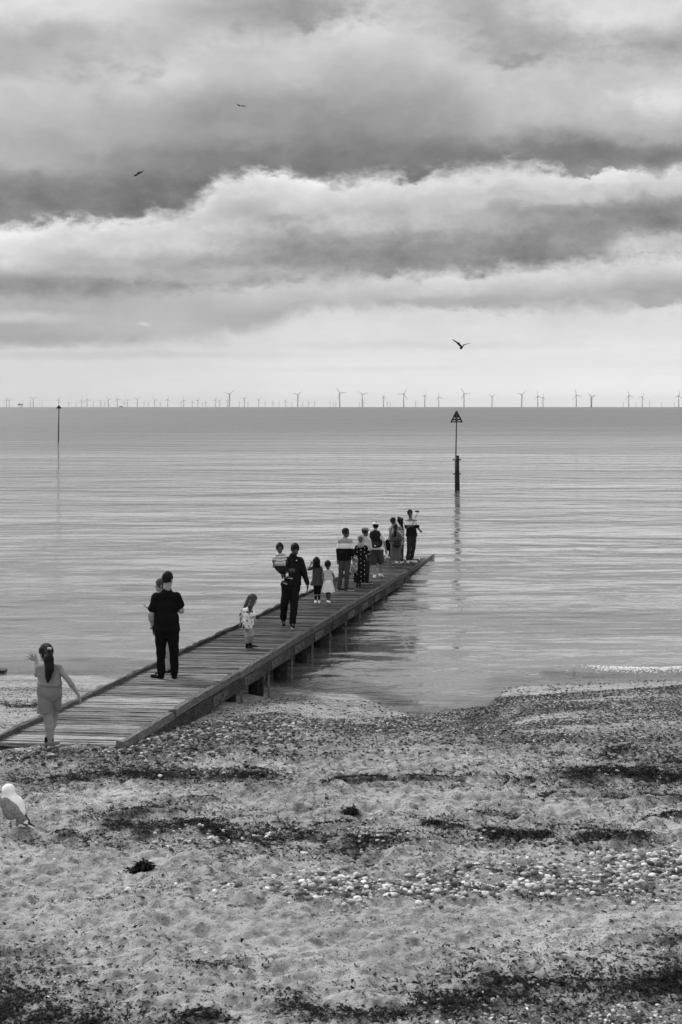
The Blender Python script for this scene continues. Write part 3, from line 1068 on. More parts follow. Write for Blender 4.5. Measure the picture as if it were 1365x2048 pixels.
for x in (45, 62, 84, 138, 153, 188, 210, 248, 288, 298, 320, 362, 405, 412, 479, 495, 530, 546, 558, 585, 606, 619, 629, 661, 668, 673, 720, 728, 775, 780, 831, 1246, 1273, 1299, 1324, 1350):
    turbine(x + random.uniform(-1, 1), random.uniform(7.0, 10.0), random.uniform(0, 120), random.uniform(0, 1.2),
            'tiny faint wind turbine far behind the nearer ones on the horizon', 'tiny faint wind turbines far behind the others')

# offshore platform and low boat, both beyond the horizon haze
t = thing('offshore_platform', 'tiny dark service platform on legs at the far left of the horizon', 'platform', ((41.5 - CX) * 12000 / F, 12000, -12000 ** 2 / (2 * RE)))
MB().box((0, 0, 20), (38, 22, 9)).box((-10, 0, 27), (14, 14, 6)).build('deck_block', m_turb, t)
for q in (-15, -5, 5, 15):
    MB().tube([(q, 0, 0), (q, 0, 16)], 1.3, 6).build('leg', m_turb, t)
t = thing('boat', 'tiny low dark boat on the horizon below the small turbines', 'boat', ((242.5 - CX) * 9500 / F, 9500, -9500 ** 2 / (2 * RE)))
vs = [(-13, -3, 0.3), (11, -3, 0.3), (11, 3, 0.3), (-13, 3, 0.3), (-14, -3.5, 4), (15, -.5, 5), (15, .5, 5), (-14, 3.5, 4)]
me = bpy.data.meshes.new('hull'); me.from_pydata(vs, [], [(0, 3, 2, 1), (4, 5, 6, 7), (0, 1, 5, 4), (1, 2, 6, 5), (2, 3, 7, 6), (3, 0, 4, 7)]); me.materials.append(m_turb)
link('hull', me, t)
MB().box((1, 0, 6), (9, 5, 4)).build('cabin', m_turb, t)

# dark board end at the left, sticking out over the shallow water
t = thing('mooring_board', 'short dark board end reaching in over the shallow water beside the wet sand', 'board', P(-20, 1339, 29.6) - Vector((0, 0, 0.02)))
s_ = F / 29.6
MB().box((0, 0, 0), (64 / s_, 0.25, 7.5 / s_), Matrix.Rotation(0.06, 3, 'Y')).build('board', M['metal_dark'], t)
MB().tube([(-0.22, 0, 0.03), (-0.22, 0, -0.75)], 0.05, 8).build('post', M['metal_dark'], t)

# ------------------------------------------------------------------ stones, shingle, seaweed
m_stone, g, b = principled('beach_stone', 0.3, 0.8, 0.1)
at = g.node('ShaderNodeAttribute', attribute_name='tint').outputs['Fac']
pos = g.node('ShaderNodeNewGeometry').outputs['Position']
n = g.noise(pos, 30.0, 3.0, 0.6)
n2 = g.noise(pos, 160.0, 2.0, 0.6)
c = g.m('MULTIPLY', at, g.rng(n, 0.3, 0.7, 0.75, 1.2))
g.t.links.new(g.m('MULTIPLY', c, g.rng(n2, 0.3, 0.7, 0.88, 1.1)), b.inputs['Base Color'])
g.t.links.new(g.bump(n, 0.6, 0.01), b.inputs['Normal'])

t_ = (1 + 5 ** 0.5) / 2
ICO_V = np.array([(-1, t_, 0), (1, t_, 0), (-1, -t_, 0), (1, -t_, 0), (0, -1, t_), (0, 1, t_), (0, -1, -t_), (0, 1, -t_), (t_, 0, -1), (t_, 0, 1), (-t_, 0, -1), (-t_, 0, 1)]) / math.hypot(1, t_)
ICO_F = np.array([(0, 11, 5), (0, 5, 1), (0, 1, 7), (0, 7, 10), (0, 10, 11), (1, 5, 9), (5, 11, 4), (11, 10, 2), (10, 7, 6), (7, 1, 8), (3, 9, 4), (3, 4, 2), (3, 2, 6), (3, 6, 8), (3, 8, 9), (4, 9, 5), (2, 4, 11), (6, 2, 10), (8, 6, 7), (9, 8, 1)])


def scatter(per_m2, x0, x1, y0, y1, dens, size_fn, seed):
    """points with per_m2 * density(x, y) of them on each square metre in the fan the beach shows"""
    r = np.random.default_rng(seed)
    ny, nx = int((y1 - y0) / 0.05), 460
    ye = np.linspace(y0, y1, ny + 1)
    yc = (ye[1:] + ye[:-1]) / 2
    u = (np.arange(nx) + 0.5) / nx * 2 - 1
    Yc, Uc = np.meshgrid(yc, u, indexing='ij')
    half = 0.262 * Yc + 0.6
    Xc = Uc * half
    Zc = beach_base(Xc, Yc)
    px, py = sproj(Xc, Yc, Zc)
    lam = per_m2 * np.clip(dens(Xc, Yc, px, py), 0, 1) * (2 * half / nx) * (ye[1] - ye[0])
    k = r.poisson(lam)
    ii = np.repeat(np.arange(k.size), k.ravel())
    n = len(ii)
    y = Yc.ravel()[ii] + (r.random(n) - .5) * (ye[1] - ye[0])
    x = Xc.ravel()[ii] + (r.random(n) - .5) * 2 * half.ravel()[ii] / nx
    z = beach_h(x, y)
    px, py = sproj(x, y, z)
    return x, y, z, px, py, r


def on_deck(x, y, pad=0.05):
    xr = RX0 + SL * (y - RY0)
    return (y > 18.62) & (x < xr + pad) & (x > xr - WID - pad)


def tints(r, n, dark=0.5, top=0.62):
    a = r.random(n)
    v = np.where(a < dark, 0.03 + 0.12 * r.random(n), 0.13 + (top - 0.13) * r.random(n) ** 1.3)
    return v


def stones_mesh(name, x, y, z, s, tint, r, sink=0.25):
    n = len(x)
    ang = r.random(n) * 2 * math.pi
    ax = s * (0.8 + 0.5 * r.random(n)); ay = s * (0.6 + 0.35 * r.random(n)); az_ = s * (0.26 + 0.32 * r.random(n))
    v = ICO_V[None] * (1 + 0.16 * (r.random((n, 12, 1)) - 0.5))
    v = v * np.stack([ax, ay, az_], -1)[:, None, :]
    tilt = (r.random(n) - 0.5) * 0.7
    ct, st = np.cos(tilt)[:, None], np.sin(tilt)[:, None]
    vx, vz = v[..., 0] * ct - v[..., 2] * st, v[..., 0] * st + v[..., 2] * ct
    ca, sa = np.cos(ang)[:, None], np.sin(ang)[:, None]
    X = vx * ca - v[..., 1] * sa + x[:, None]
    Y_ = vx * sa + v[..., 1] * ca + y[:, None]
    Z = vz + (z + az_ * (1 - sink * 2))[:, None]
    fs = (ICO_F[None] + (np.arange(n) * 12)[:, None, None]).reshape(-1, 3)
    return np_mesh(name, np.stack([X, Y_, Z], -1).reshape(-1, 3), fs, m_stone, True, np.repeat(tint, 12))


# shingle bank and lenses
x, y, z, px, py, r = scatter(1700, 0, 0, 16.5, 29.8, shingle_density, None, 101)
k = ~on_deck(x, y, 0.0); x, y, z, px, py = x[k], y[k], z[k], px[k], py[k]
k = z > -0.03; x, y, z, px, py = x[k], y[k], z[k], px[k], py[k]
n = len(x)
s = 0.008 + 0.022 * r.random(n) ** 4.5
shore_big = np.exp(-((py - (1395 + 0.0 * px)) / 60) ** 2)
s = s * (1 + 0.5 * (px < 600) * (py > 1440))
ti = tints(r, n, 0.72, 0.85) * 0.72
ti = ti * np.where(z < 0.16, 0.6, 1.0)
SH = link('shingle', stones_mesh('shingle', x, y, z, s, ti, r))
tag(SH, 'small dark and pale shingle in a bank along the water', kind='stuff')
nsh = n

# cobbles of the foreground band, the largest as single stones of the beach
x, y, z, px, py, r = scatter(3000, 0, 0, 8.8, 17.5, cobble_density, None, 102)
n = len(x)
s = 0.005 + 0.034 * r.random(n) ** 3.8
s = np.where(py > 1990, s * 0.62, s)
ti = np.clip(0.05 + 0.62 * r.random(n) ** 1.5 + 0.3 * (r.random(n) < 0.12), 0, 0.9)
x2, y2_, z2, px2, py2, r2 = scatter(130, 0, 0, 8.8, 19, lambda x, y, a, b_: 0.30 * np.ones_like(x) * np.clip(0.4 + 2.5 * fbm(x, y, 3, 5), 0, 1), None, 103)
s2 = 0.005 + 0.02 * r2.random(len(x2)) ** 3
ti2 = tints(r2, len(x2), 0.6, 0.7)
x = np.concatenate([x, x2]); y = np.concatenate([y, y2_]); z = np.concatenate([z, z2]); s = np.concatenate([s, s2]); ti = np.concatenate([ti, ti2])
order = np.argsort(-(s / y))
x3, y3, z3, px3, py3, r3 = scatter(850, 0, 0, 8.8, 27.5, lambda x, y, a, b_: np.clip(0.35 + 1.6 * fbm(x * 0.9, y * 1.3, 4, 25), 0, 1) * smooth01((28.5 - y) / 3), None, 104)
k = ~on_deck(x3, y3); x3, y3, z3 = x3[k], y3[k], z3[k]
n3 = len(x3)
s3 = 0.0022 + 0.0065 * r3.random(n3) ** 2
t3 = np.where(r3.random(n3) < 0.72, 0.02 + 0.08 * r3.random(n3), 0.35 + 0.5 * r3.random(n3))
OCT_V = np.array([(1, 0, 0), (-1, 0, 0), (0, 1, 0), (0, -1, 0), (0, 0, 1), (0, 0, -1)], float)
OCT_F = np.array([(0, 2, 4), (2, 1, 4), (1, 3, 4), (3, 0, 4)])
an = r3.random(n3) * 6.28
vv = OCT_V[None] * np.stack([s3 * 1.2, s3 * .8, s3 * .6], -1)[:, None, :]
vv = np.stack([vv[..., 0] * np.cos(an)[:, None] - vv[..., 1] * np.sin(an)[:, None] + x3[:, None], vv[..., 0] * np.sin(an)[:, None] + vv[..., 1] * np.cos(an)[:, None] + y3[:, None], vv[..., 2] + (z3 + s3 * 0.2)[:, None]], -1)
GR = link('grit', np_mesh('grit', vv.reshape(-1, 3), (OCT_F[None] + (np.arange(n3) * 6)[:, None, None]).reshape(-1, 3), m_stone, False, np.repeat(t3, 6)))
tag(GR, 'tiny shell bits and grit strewn over the sand', kind='stuff')
big, rest = order[:290], order[290:]
CB = link('cobbles', stones_mesh('cobbles', x[rest], y[rest], z[rest], s[rest], ti[rest], r, 0.3))
tag(CB, 'rounded grey and white beach stones scattered in a band', kind='stuff')

TINTS = [0.04, 0.08, 0.15, 0.26, 0.42, 0.62, 0.8]


def pebble_mesh(seed, tint):
    """a rounded stone, 80 faces"""
    rr = np.random.default_rng(seed)
    V_ = [tuple(v) for v in ICO_V]
    Fs = []
    cache = {}
    def mid(a, b_):
        k_ = (min(a, b_), max(a, b_))
        if k_ not in cache:
            p = np.array(V_[a]) + np.array(V_[b_]); p /= np.linalg.norm(p)
            V_.append(tuple(p)); cache[k_] = len(V_) - 1
        return cache[k_]
    for a, b_, c_ in ICO_F:
        ab, bc, ca_ = mid(a, b_), mid(b_, c_), mid(c_, a)
        Fs += [(a, ab, ca_), (b_, bc, ab), (c_, ca_, bc), (ab, bc, ca_)]
    v = np.array(V_)
    d = rr.normal(size=(3, 3)) * 0.9
    v = v * (1 + 0.10 * np.sin(v @ d.T + rr.random(3) * 6).sum(1, keepdims=True) / 1.5)
    v = np.sign(v) * np.abs(v) ** 0.93
    v = v * np.array([1.05 + .25 * rr.random(), 0.75 + .2 * rr.random(), 0.42 + .2 * rr.random()])
    return np_mesh('pebble', v, np.array(Fs), m_stone, True, np.full(len(v), tint))


pebs = [[pebble_mesh(10 * i + j, t_) for j in range(4)] for i, t_ in enumerate(TINTS)]
for q in big:
    ti_i = int(np.argmin(np.abs(np.array(TINTS) - ti[q])))
    me = pebs[ti_i][int(r.integers(4))]
    o = link('pebble', me, beach, (x[q], y[q], z[q] + 0.10 * s[q]))
    o.scale = (s[q],) * 3
    o.rotation_euler = ((r.random() - .5) * .5, (r.random() - .5) * .5, r.random() * 6.28)

# seaweed
m_weed, g, b = principled('wet_seaweed', 0.02, 0.8, 0.04)
oi = g.node('ShaderNodeAttribute', attribute_name='tint').outputs['Fac']
g.t.links.new(oi, b.inputs['Base Color'])


def weed_mesh(name, x, y, z, s, r, lift=1.0):
    n = len(x)
    a = r.random(n) * 6.283
    seg = 4
    px_ = np.zeros((n, seg + 1)); py_ = np.zeros((n, seg + 1)); pz = np.zeros((n, seg + 1))
    for i in range(1, seg + 1):
        a = a + (r.random(n) - 0.5) * 1.8
        px_[:, i] = px_[:, i - 1] + np.cos(a) * s / seg * 1.6
        py_[:, i] = py_[:, i - 1] + np.sin(a) * s / seg * 1.6
    arch = r.random(n) * s * 0.42 * lift
    for i in range(seg + 1):
        pz[:, i] = arch * math.sin(math.pi * i / seg) + r.random(n) * s * 0.12 + 0.002
    w = (s * (0.12 + 0.16 * r.random(n)))[:, None] * np.array([0.5, 1, 1.2, 0.9, 0.3])[None]
    nx_, ny_ = -np.sin(a)[:, None], np.cos(a)[:, None]
    tw = (r.random((n, seg + 1)) - 0.5) * 1.4
    L = np.stack([px_ + nx_ * w, py_ + ny_ * w, pz + w * tw], -1)
    Rr = np.stack([px_ - nx_ * w, py_ - ny_ * w, pz - w * tw * 0.3], -1)
    v = np.stack([L, Rr], 2)                      # n, seg+1, 2, 3
    v = v + np.stack([x, y, z], -1)[:, None, None, :]
    base_ = (np.arange(n) * (seg + 1) * 2)[:, None]
    q = np.array([[2 * i, 2 * i + 1, 2 * i + 3, 2 * i + 2] for i in range(seg)])
    fs = (base_[:, :, None] + q[None]).reshape(-1, 4)
    tint = 0.006 + 0.016 * r.random(n)
    return np_mesh(name, v.reshape(-1, 3), fs, m_weed, True, np.repeat(tint, (seg + 1) * 2))


x, y, z, px, py, r = scatter(7500, 0, 0, 8.7, 24.0, weed_density, None, 111)
s = 0.010 + 0.034 * r.random(len(x)) ** 1.8
x2, y2_, z2, px2, py2, r2 = scatter(1250, 0, 0, 8.7, 28.5, lambda x, y, a, b_: np.clip(0.10 + 1.9 * fbm(x * 0.8, y * 1.1, 4, 15), 0, 1) * np.where(b_ < 1530, 0.8, 1.0), None, 112)
s2 = 0.006 + 0.026 * r2.random(len(x2)) ** 2.8
x = np.concatenate([x, x2]); y = np.concatenate([y, y2_]); z = np.concatenate([z, z2]); s = np.concatenate([s, s2])
k = ~on_deck(x, y); x, y, z, s = x[k], y[k], z[k], s[k]
WD = link('seaweed', weed_mesh('seaweed', x, y, z, s, r))
tag(WD, 'dark dried seaweed lying in strand lines and bits on the sand', kind='stuff')

# heaps of kelp that stand up on their own
def clump(px_, py_, w_px, h_px, label, seed, tail=0.0):
    p = ground_at(px_, py_)
    sc_ = F / p.y
    W_, H_ = w_px / sc_, h_px / sc_
    r = np.random.default_rng(seed)
    n = 420
    a = r.random(n) * 6.283; q = np.sqrt(r.random(n))
    x = np.cos(a) * q * W_ / 2 - tail * W_ * (r.random(n) < .25) * r.random(n); y = np.sin(a) * q * W_ * 0.35
    z = H_ * (1 - q ** 1.6) * (0.35 + 0.75 * r.random(n)) * np.where(x < -W_ * .45, 0.15, 1)
    me = weed_mesh('seaweed_clump', x, y, z * 0.9, 0.018 + 0.04 * r.random(n), r, 1.3)
    me2 = weed_mesh('seaweed_clump', x * 1.2, y * 1.2, z * 0.0, 0.02 + 0.03 * r.random(n), r, 1.0)
    o = link('seaweed_clump', me, None, p)
    tag(o, label, 'seaweed', 'standing clumps of seaweed on the sand')
    # a dark core so that the heap is not see-through
    core = ICO_V * np.array([W_ * .36, W_ * .22, H_ * .55]) * (1 + .3 * (r.random((12, 1)) - .5)) + np.array([0, 0, H_ * .25])
    c_ = np_mesh('core', core, ICO_F, m_weed, True, np.full(12, 0.012))
    link('core', c_, o)
    return o


clump(290, 1744, 40, 24, 'knobbly dark clump of kelp alone on pale sand above the stones', 5, 0.8)
clump(703, 1628, 19, 13, 'small spiky dark seaweed clump alone on smooth sand mid beach', 6, 0.3)

# bits at the water's edge and on the submerged deck end
for (qx, qy, sx_, sz_, lb) in ((871, 1416, .085, .05, 'tallest dark weedy rock at the tip of the shallow bay'), (892, 1420, .05, .025, 'small dark rock right of the tallest one at the tip of the shallow bay'),
                              (838, 1419, .035, .02, 'little flat dark rock in the shallow water left of the bay tip')):
    pl = ground_at(qx, qy)
    t = thing('rock', lb, 'rock', pl, 0, 'dark rocks at the tip of the shallow bay')
    o = link('stone', pebble_mesh(int(qx), 0.02), t, (0, 0, sz_ * .5)); o.scale = (sx_ * .7, sx_ * .6, sz_ * 1.6)
    r_ = np.random.default_rng(int(qx)); m_ = 60
    link('seaweed', weed_mesh('seaweed', (r_.random(m_) - .5) * sx_ * 1.8, (r_.random(m_) - .5) * sx_, sz_ * (0.2 + r_.random(m_)), 0.02 + 0.02 * r_.random(m_), r_, 1.0), t)
pl = ground_at(757, 1394)
t = thing('driftwood', 'bent dark stick lying at the edge of the small bay', 'driftwood', pl)
MB().tube([(-0.10, 0.1, .06), (0, 0, .02), (0.12, -0.02, .03), (0.16, .02, .05)], [.012, .022, .02, .01], 6).build('stick', M['near_black'], t, True)
rr = np.random.default_rng(55)
n = 420
yy = 47.5 + 5.8 * rr.random(n) ** 0.55
xx = RX0 + SL * (yy - RY0) - 0.08 - (WID - .15) * rr.random(n)
zz = deckz(yy) + 0.01
dd = link('deck_litter', stones_mesh('deck_litter', xx, yy, zz, 0.015 + 0.035 * rr.random(n) ** 2, 0.02 + 0.12 * rr.random(n), rr))
tag(dd, 'small stones and weed washed onto the sunken end of the jetty', kind='stuff')

# foam of the small breaker
m_foam, g, b = principled('sea_foam', 0.8, 0.6, 0.3)
b.inputs['Subsurface Weight'].default_value = 0.0
rr = np.random.default_rng(66)
n = 16000
xx = 4.6 + 8 * rr.random(n)
env = 0.35 + 1.9 * fbm(xx * 1.4, xx * 0 + 3, 4, 8)
off = rr.normal(size=n) * 0.07
yy = 29.75 + 0.12 * np.sin(xx * 1.7) - 0.06 + off
keep = rr.random(n) < np.clip(env + 0.25, 0.0, 1) * smooth01((xx - 4.6) / 0.9)
xx, yy = xx[keep], yy[keep]
zz = sea_z(xx, yy) - 0.012
mfo = stones_mesh('foam', xx, yy, zz, 0.006 + 0.020 * rr.random(len(xx)) ** 2.5, np.full(len(xx), .8), rr, 0.1)
mfo.materials.clear(); mfo.materials.append(m_foam)
n = 1500
o = link('foam', mfo)
tag(o, 'white foam of a small wave breaking by the shingle', kind='stuff')
xx = -12 + 7.2 * rr.random(n); yy = 29.35 + 0.08 * np.sin(xx * 2.1) + rr.normal(size=n) * .03

# ------------------------------------------------------------------ people: smooth-blended solid bodies
class SDF:
    """a field of blended round shapes, turned into one continuous mesh"""
    def __init__(self, k=0.03):
        self.p = []; self.k = k

    def rc(self, a, b, r1, r2, flat=None, k=None, sub=False):
        """tapered capsule; flat=(axis vector, factor) squeezes it along the axis"""
        self.p.append(('rc', np.array(a, float), np.array(b, float), r1, r2, flat, k if k is not None else self.k, sub, None)); return self

    def el(self, c, r, rot=None, k=None, sub=False):
        """ellipsoid with radii r; rot = 3x3 with the local axes as columns"""
        self.p.append(('el', np.array(c, float), np.array(r, float), None, None, None, k if k is not None else self.k, sub, np.array(rot) if rot is not None else None)); return self

    def chain(self, pts, rad, flat=None, k=None):
        for i in range(len(pts) - 1):
            self.rc(pts[i], pts[i + 1], rad[i], rad[i + 1], flat, k)
        return self

    def bounds(self):
        lo = np.full(3, 1e9); hi = -lo
        for t, a, b, r1, r2, fl, k, sub, rot in self.p:
            if sub: continue
            if t == 'rc':
                R = max(r1, r2)
                lo = np.minimum(lo, np.minimum(a, b) - R); hi = np.maximum(hi, np.maximum(a, b) + R)
            else:
                R = b.max(); lo = np.minimum(lo, a - R); hi = np.maximum(hi, a + R)
        return lo, hi

    def mesh(self, name, mat, h=0.012, fold=0.0, fold_s=14.0, cuts=(), seed=0):
        lo, hi = self.bounds()
        lo = lo - 3 * h - 0.01; hi = hi + 3 * h + 0.01
        n = np.ceil((hi - lo) / h).astype(int) + 1
        ax = [lo[i] + h * np.arange(n[i]) for i in range(3)]
        D = np.full(n, 0.2, dtype=np.float32)
        for t, a, b, r1, r2, fl, k, sub, rot in self.p:
            if t == 'rc':
                R = max(r1, r2) + 0.05 + k
                l_, h_ = np.minimum(a, b) - R, np.maximum(a, b) + R
            else:
                R = b.max() + 0.05 + k
                l_, h_ = a - R, a + R
            i0 = np.clip(((l_ - lo) / h).astype(int), 0, n - 1); i1 = np.clip(((h_ - lo) / h).astype(int) + 2, 1, n)
            if np.any(i1 <= i0): continue
            X, Y_, Z = np.meshgrid(*[ax[i][i0[i]:i1[i]] for i in range(3)], indexing='ij')
            p = np.stack([X, Y_, Z], -1).astype(np.float32)
            if t == 'rc':
                q = p - a.astype(np.float32); d = b - a
                tt = np.clip((q @ d.astype(np.float32)) / max(d @ d, 1e-9), 0, 1)
                q = q - tt[..., None] * d.astype(np.float32)
                if fl is not None:
                    u = np.array(fl[0], float); u = u / np.linalg.norm(u)
                    q = q + (q @ u.astype(np.float32))[..., None] * u.astype(np.float32) * (1 / fl[1] - 1)
                v = np.sqrt((q * q).sum(-1)) - (r1 + (r2 - r1) * tt)
                if fl is not None: v = v * (0.5 + 0.5 * fl[1])
            else:
                q = p - a.astype(np.float32)
                if rot is not None: q = q @ rot.astype(np.float32)
                rr_ = b.astype(np.float32)
                k0 = np.sqrt(((q / rr_) ** 2).sum(-1)); k1 = np.sqrt(((q / rr_ ** 2) ** 2).sum(-1)) + 1e-6
                v = k0 * (k0 - 1) / k1
            S = D[i0[0]:i1[0], i0[1]:i1[1], i0[2]:i1[2]]
            if sub:
                hh = np.clip(0.5 - 0.5 * (S + v) / max(k, 1e-4), 0, 1)
                S[...] = S * (1 - hh) - v * hh + k * hh * (1 - hh)
            else:
                hh = np.clip(0.5 + 0.5 * (S - v) / max(k, 1e-4), 0, 1)
                S[...] = S * (1 - hh) + v * hh - k * hh * (1 - hh)
        if fold or cuts:
            X, Y_, Z = np.meshgrid(*ax, indexing='ij')
            if fold:
                s_ = fold_s
                D += fold * (np.sin(s_ * (X * 1.1 + 0.5 * Z) + seed + 1.7 * np.sin(s_ * .6 * Z + seed * 2)) * np.sin(s_ * (Y_ + 0.35 * Z) + 1.3 * seed)
                             + 0.6 * np.sin(s_ * 2.3 * (Z * .8 + .5 * X) + 2.1 * seed) * np.sin(s_ * 1.3 * X + seed)).astype(np.float32)
            for (c, nrm) in cuts:              # keep the side where dot(p-c, nrm) < 0
                nn = np.array(nrm, float); nn /= np.linalg.norm(nn)
                D = np.maximum(D, ((X - c[0]) * nn[0] + (Y_ - c[1]) * nn[1] + (Z - c[2]) * nn[2]).astype(np.float32))
            D[0] = D[-1] = 1; D[:, 0] = D[:, -1] = 1; D[:, :, 0] = D[:, :, -1] = 1
        return self.nets(name, D, lo, h, mat)

    @staticmethod
    def nets(name, D, lo, h, mat):
        ins = D < 0
        nx, ny, nz = D.shape
        cnt = np.zeros((nx - 1, ny - 1, nz - 1), np.float32)
        acc = np.zeros((nx - 1, ny - 1, nz - 1, 3), np.float32)
        def corner(A, dx_, dy_, dz_): return A[dx_:nx - 1 + dx_, dy_:ny - 1 + dy_, dz_:nz - 1 + dz_]
        for axis in range(3):
            o = [i for i in range(3) if i != axis]
            for c1 in (0, 1):
                for c2 in (0, 1):
                    p0 = [0, 0, 0]; p0[o[0]] = c1; p0[o[1]] = c2
                    p1 = list(p0); p1[axis] = 1
                    A, B = corner(D, *p0), corner(D, *p1)
                    cr = (A < 0) != (B < 0)
                    t = np.where(cr, A / np.where(cr, A - B, 1), 0)
                    cnt += cr
                    for i in range(3):
                        acc[..., i] += cr * (p0[i] if i != axis else t)
        act = cnt > 0
        idx = np.full(act.shape, -1, np.int64); idx[act] = np.arange(act.sum())
        c = np.argwhere(act)
        v = (c + acc[act] / cnt[act][:, None]) * h + lo
        faces = []
        for axis in range(3):
            o = [i for i in range(3) if i != axis]
            sl0 = [slice(None)] * 3; sl1 = [slice(None)] * 3
            sl0[axis] = slice(0, -1); sl1[axis] = slice(1, None)
            A, B = ins[tuple(sl0)], ins[tuple(sl1)]
            e = np.argwhere(A != B)
            e = e[(e[:, o[0]] > 0) & (e[:, o[1]] > 0) & (e[:, o[0]] < D.shape[o[0]] - 1) & (e[:, o[1]] < D.shape[o[1]] - 1)]
            if not len(e): continue
            inside0 = ins[tuple(e.T)]
            def cell(da, db):
                q = e.copy(); q[:, o[0]] -= da; q[:, o[1]] -= db
                return idx[tuple(q.T)]
            quad = np.stack([cell(1, 1), cell(0, 1), cell(0, 0), cell(1, 0)], -1)
            flip = inside0 if axis != 1 else ~inside0
            quad = np.where(flip[:, None], quad, quad[:, ::-1])
            faces.append(quad)
        faces = np.concatenate(faces)
        faces = faces[(faces >= 0).all(1)]
        # one gentle smoothing pass
        nb = np.zeros_like(v); ct = np.zeros(len(v))
        for i in range(4):
            np.add.at(nb, faces[:, i], v[faces[:, (i + 1) % 4]]); np.add.at(ct, faces[:, i], 1)
        v = 0.6 * v + 0.4 * nb / np.maximum(ct, 1)[:, None]
        return np_mesh(name, v, faces, mat)


def unit(v):
    v = np.array(v, float); return v / (np.linalg.norm(v) + 1e-9)


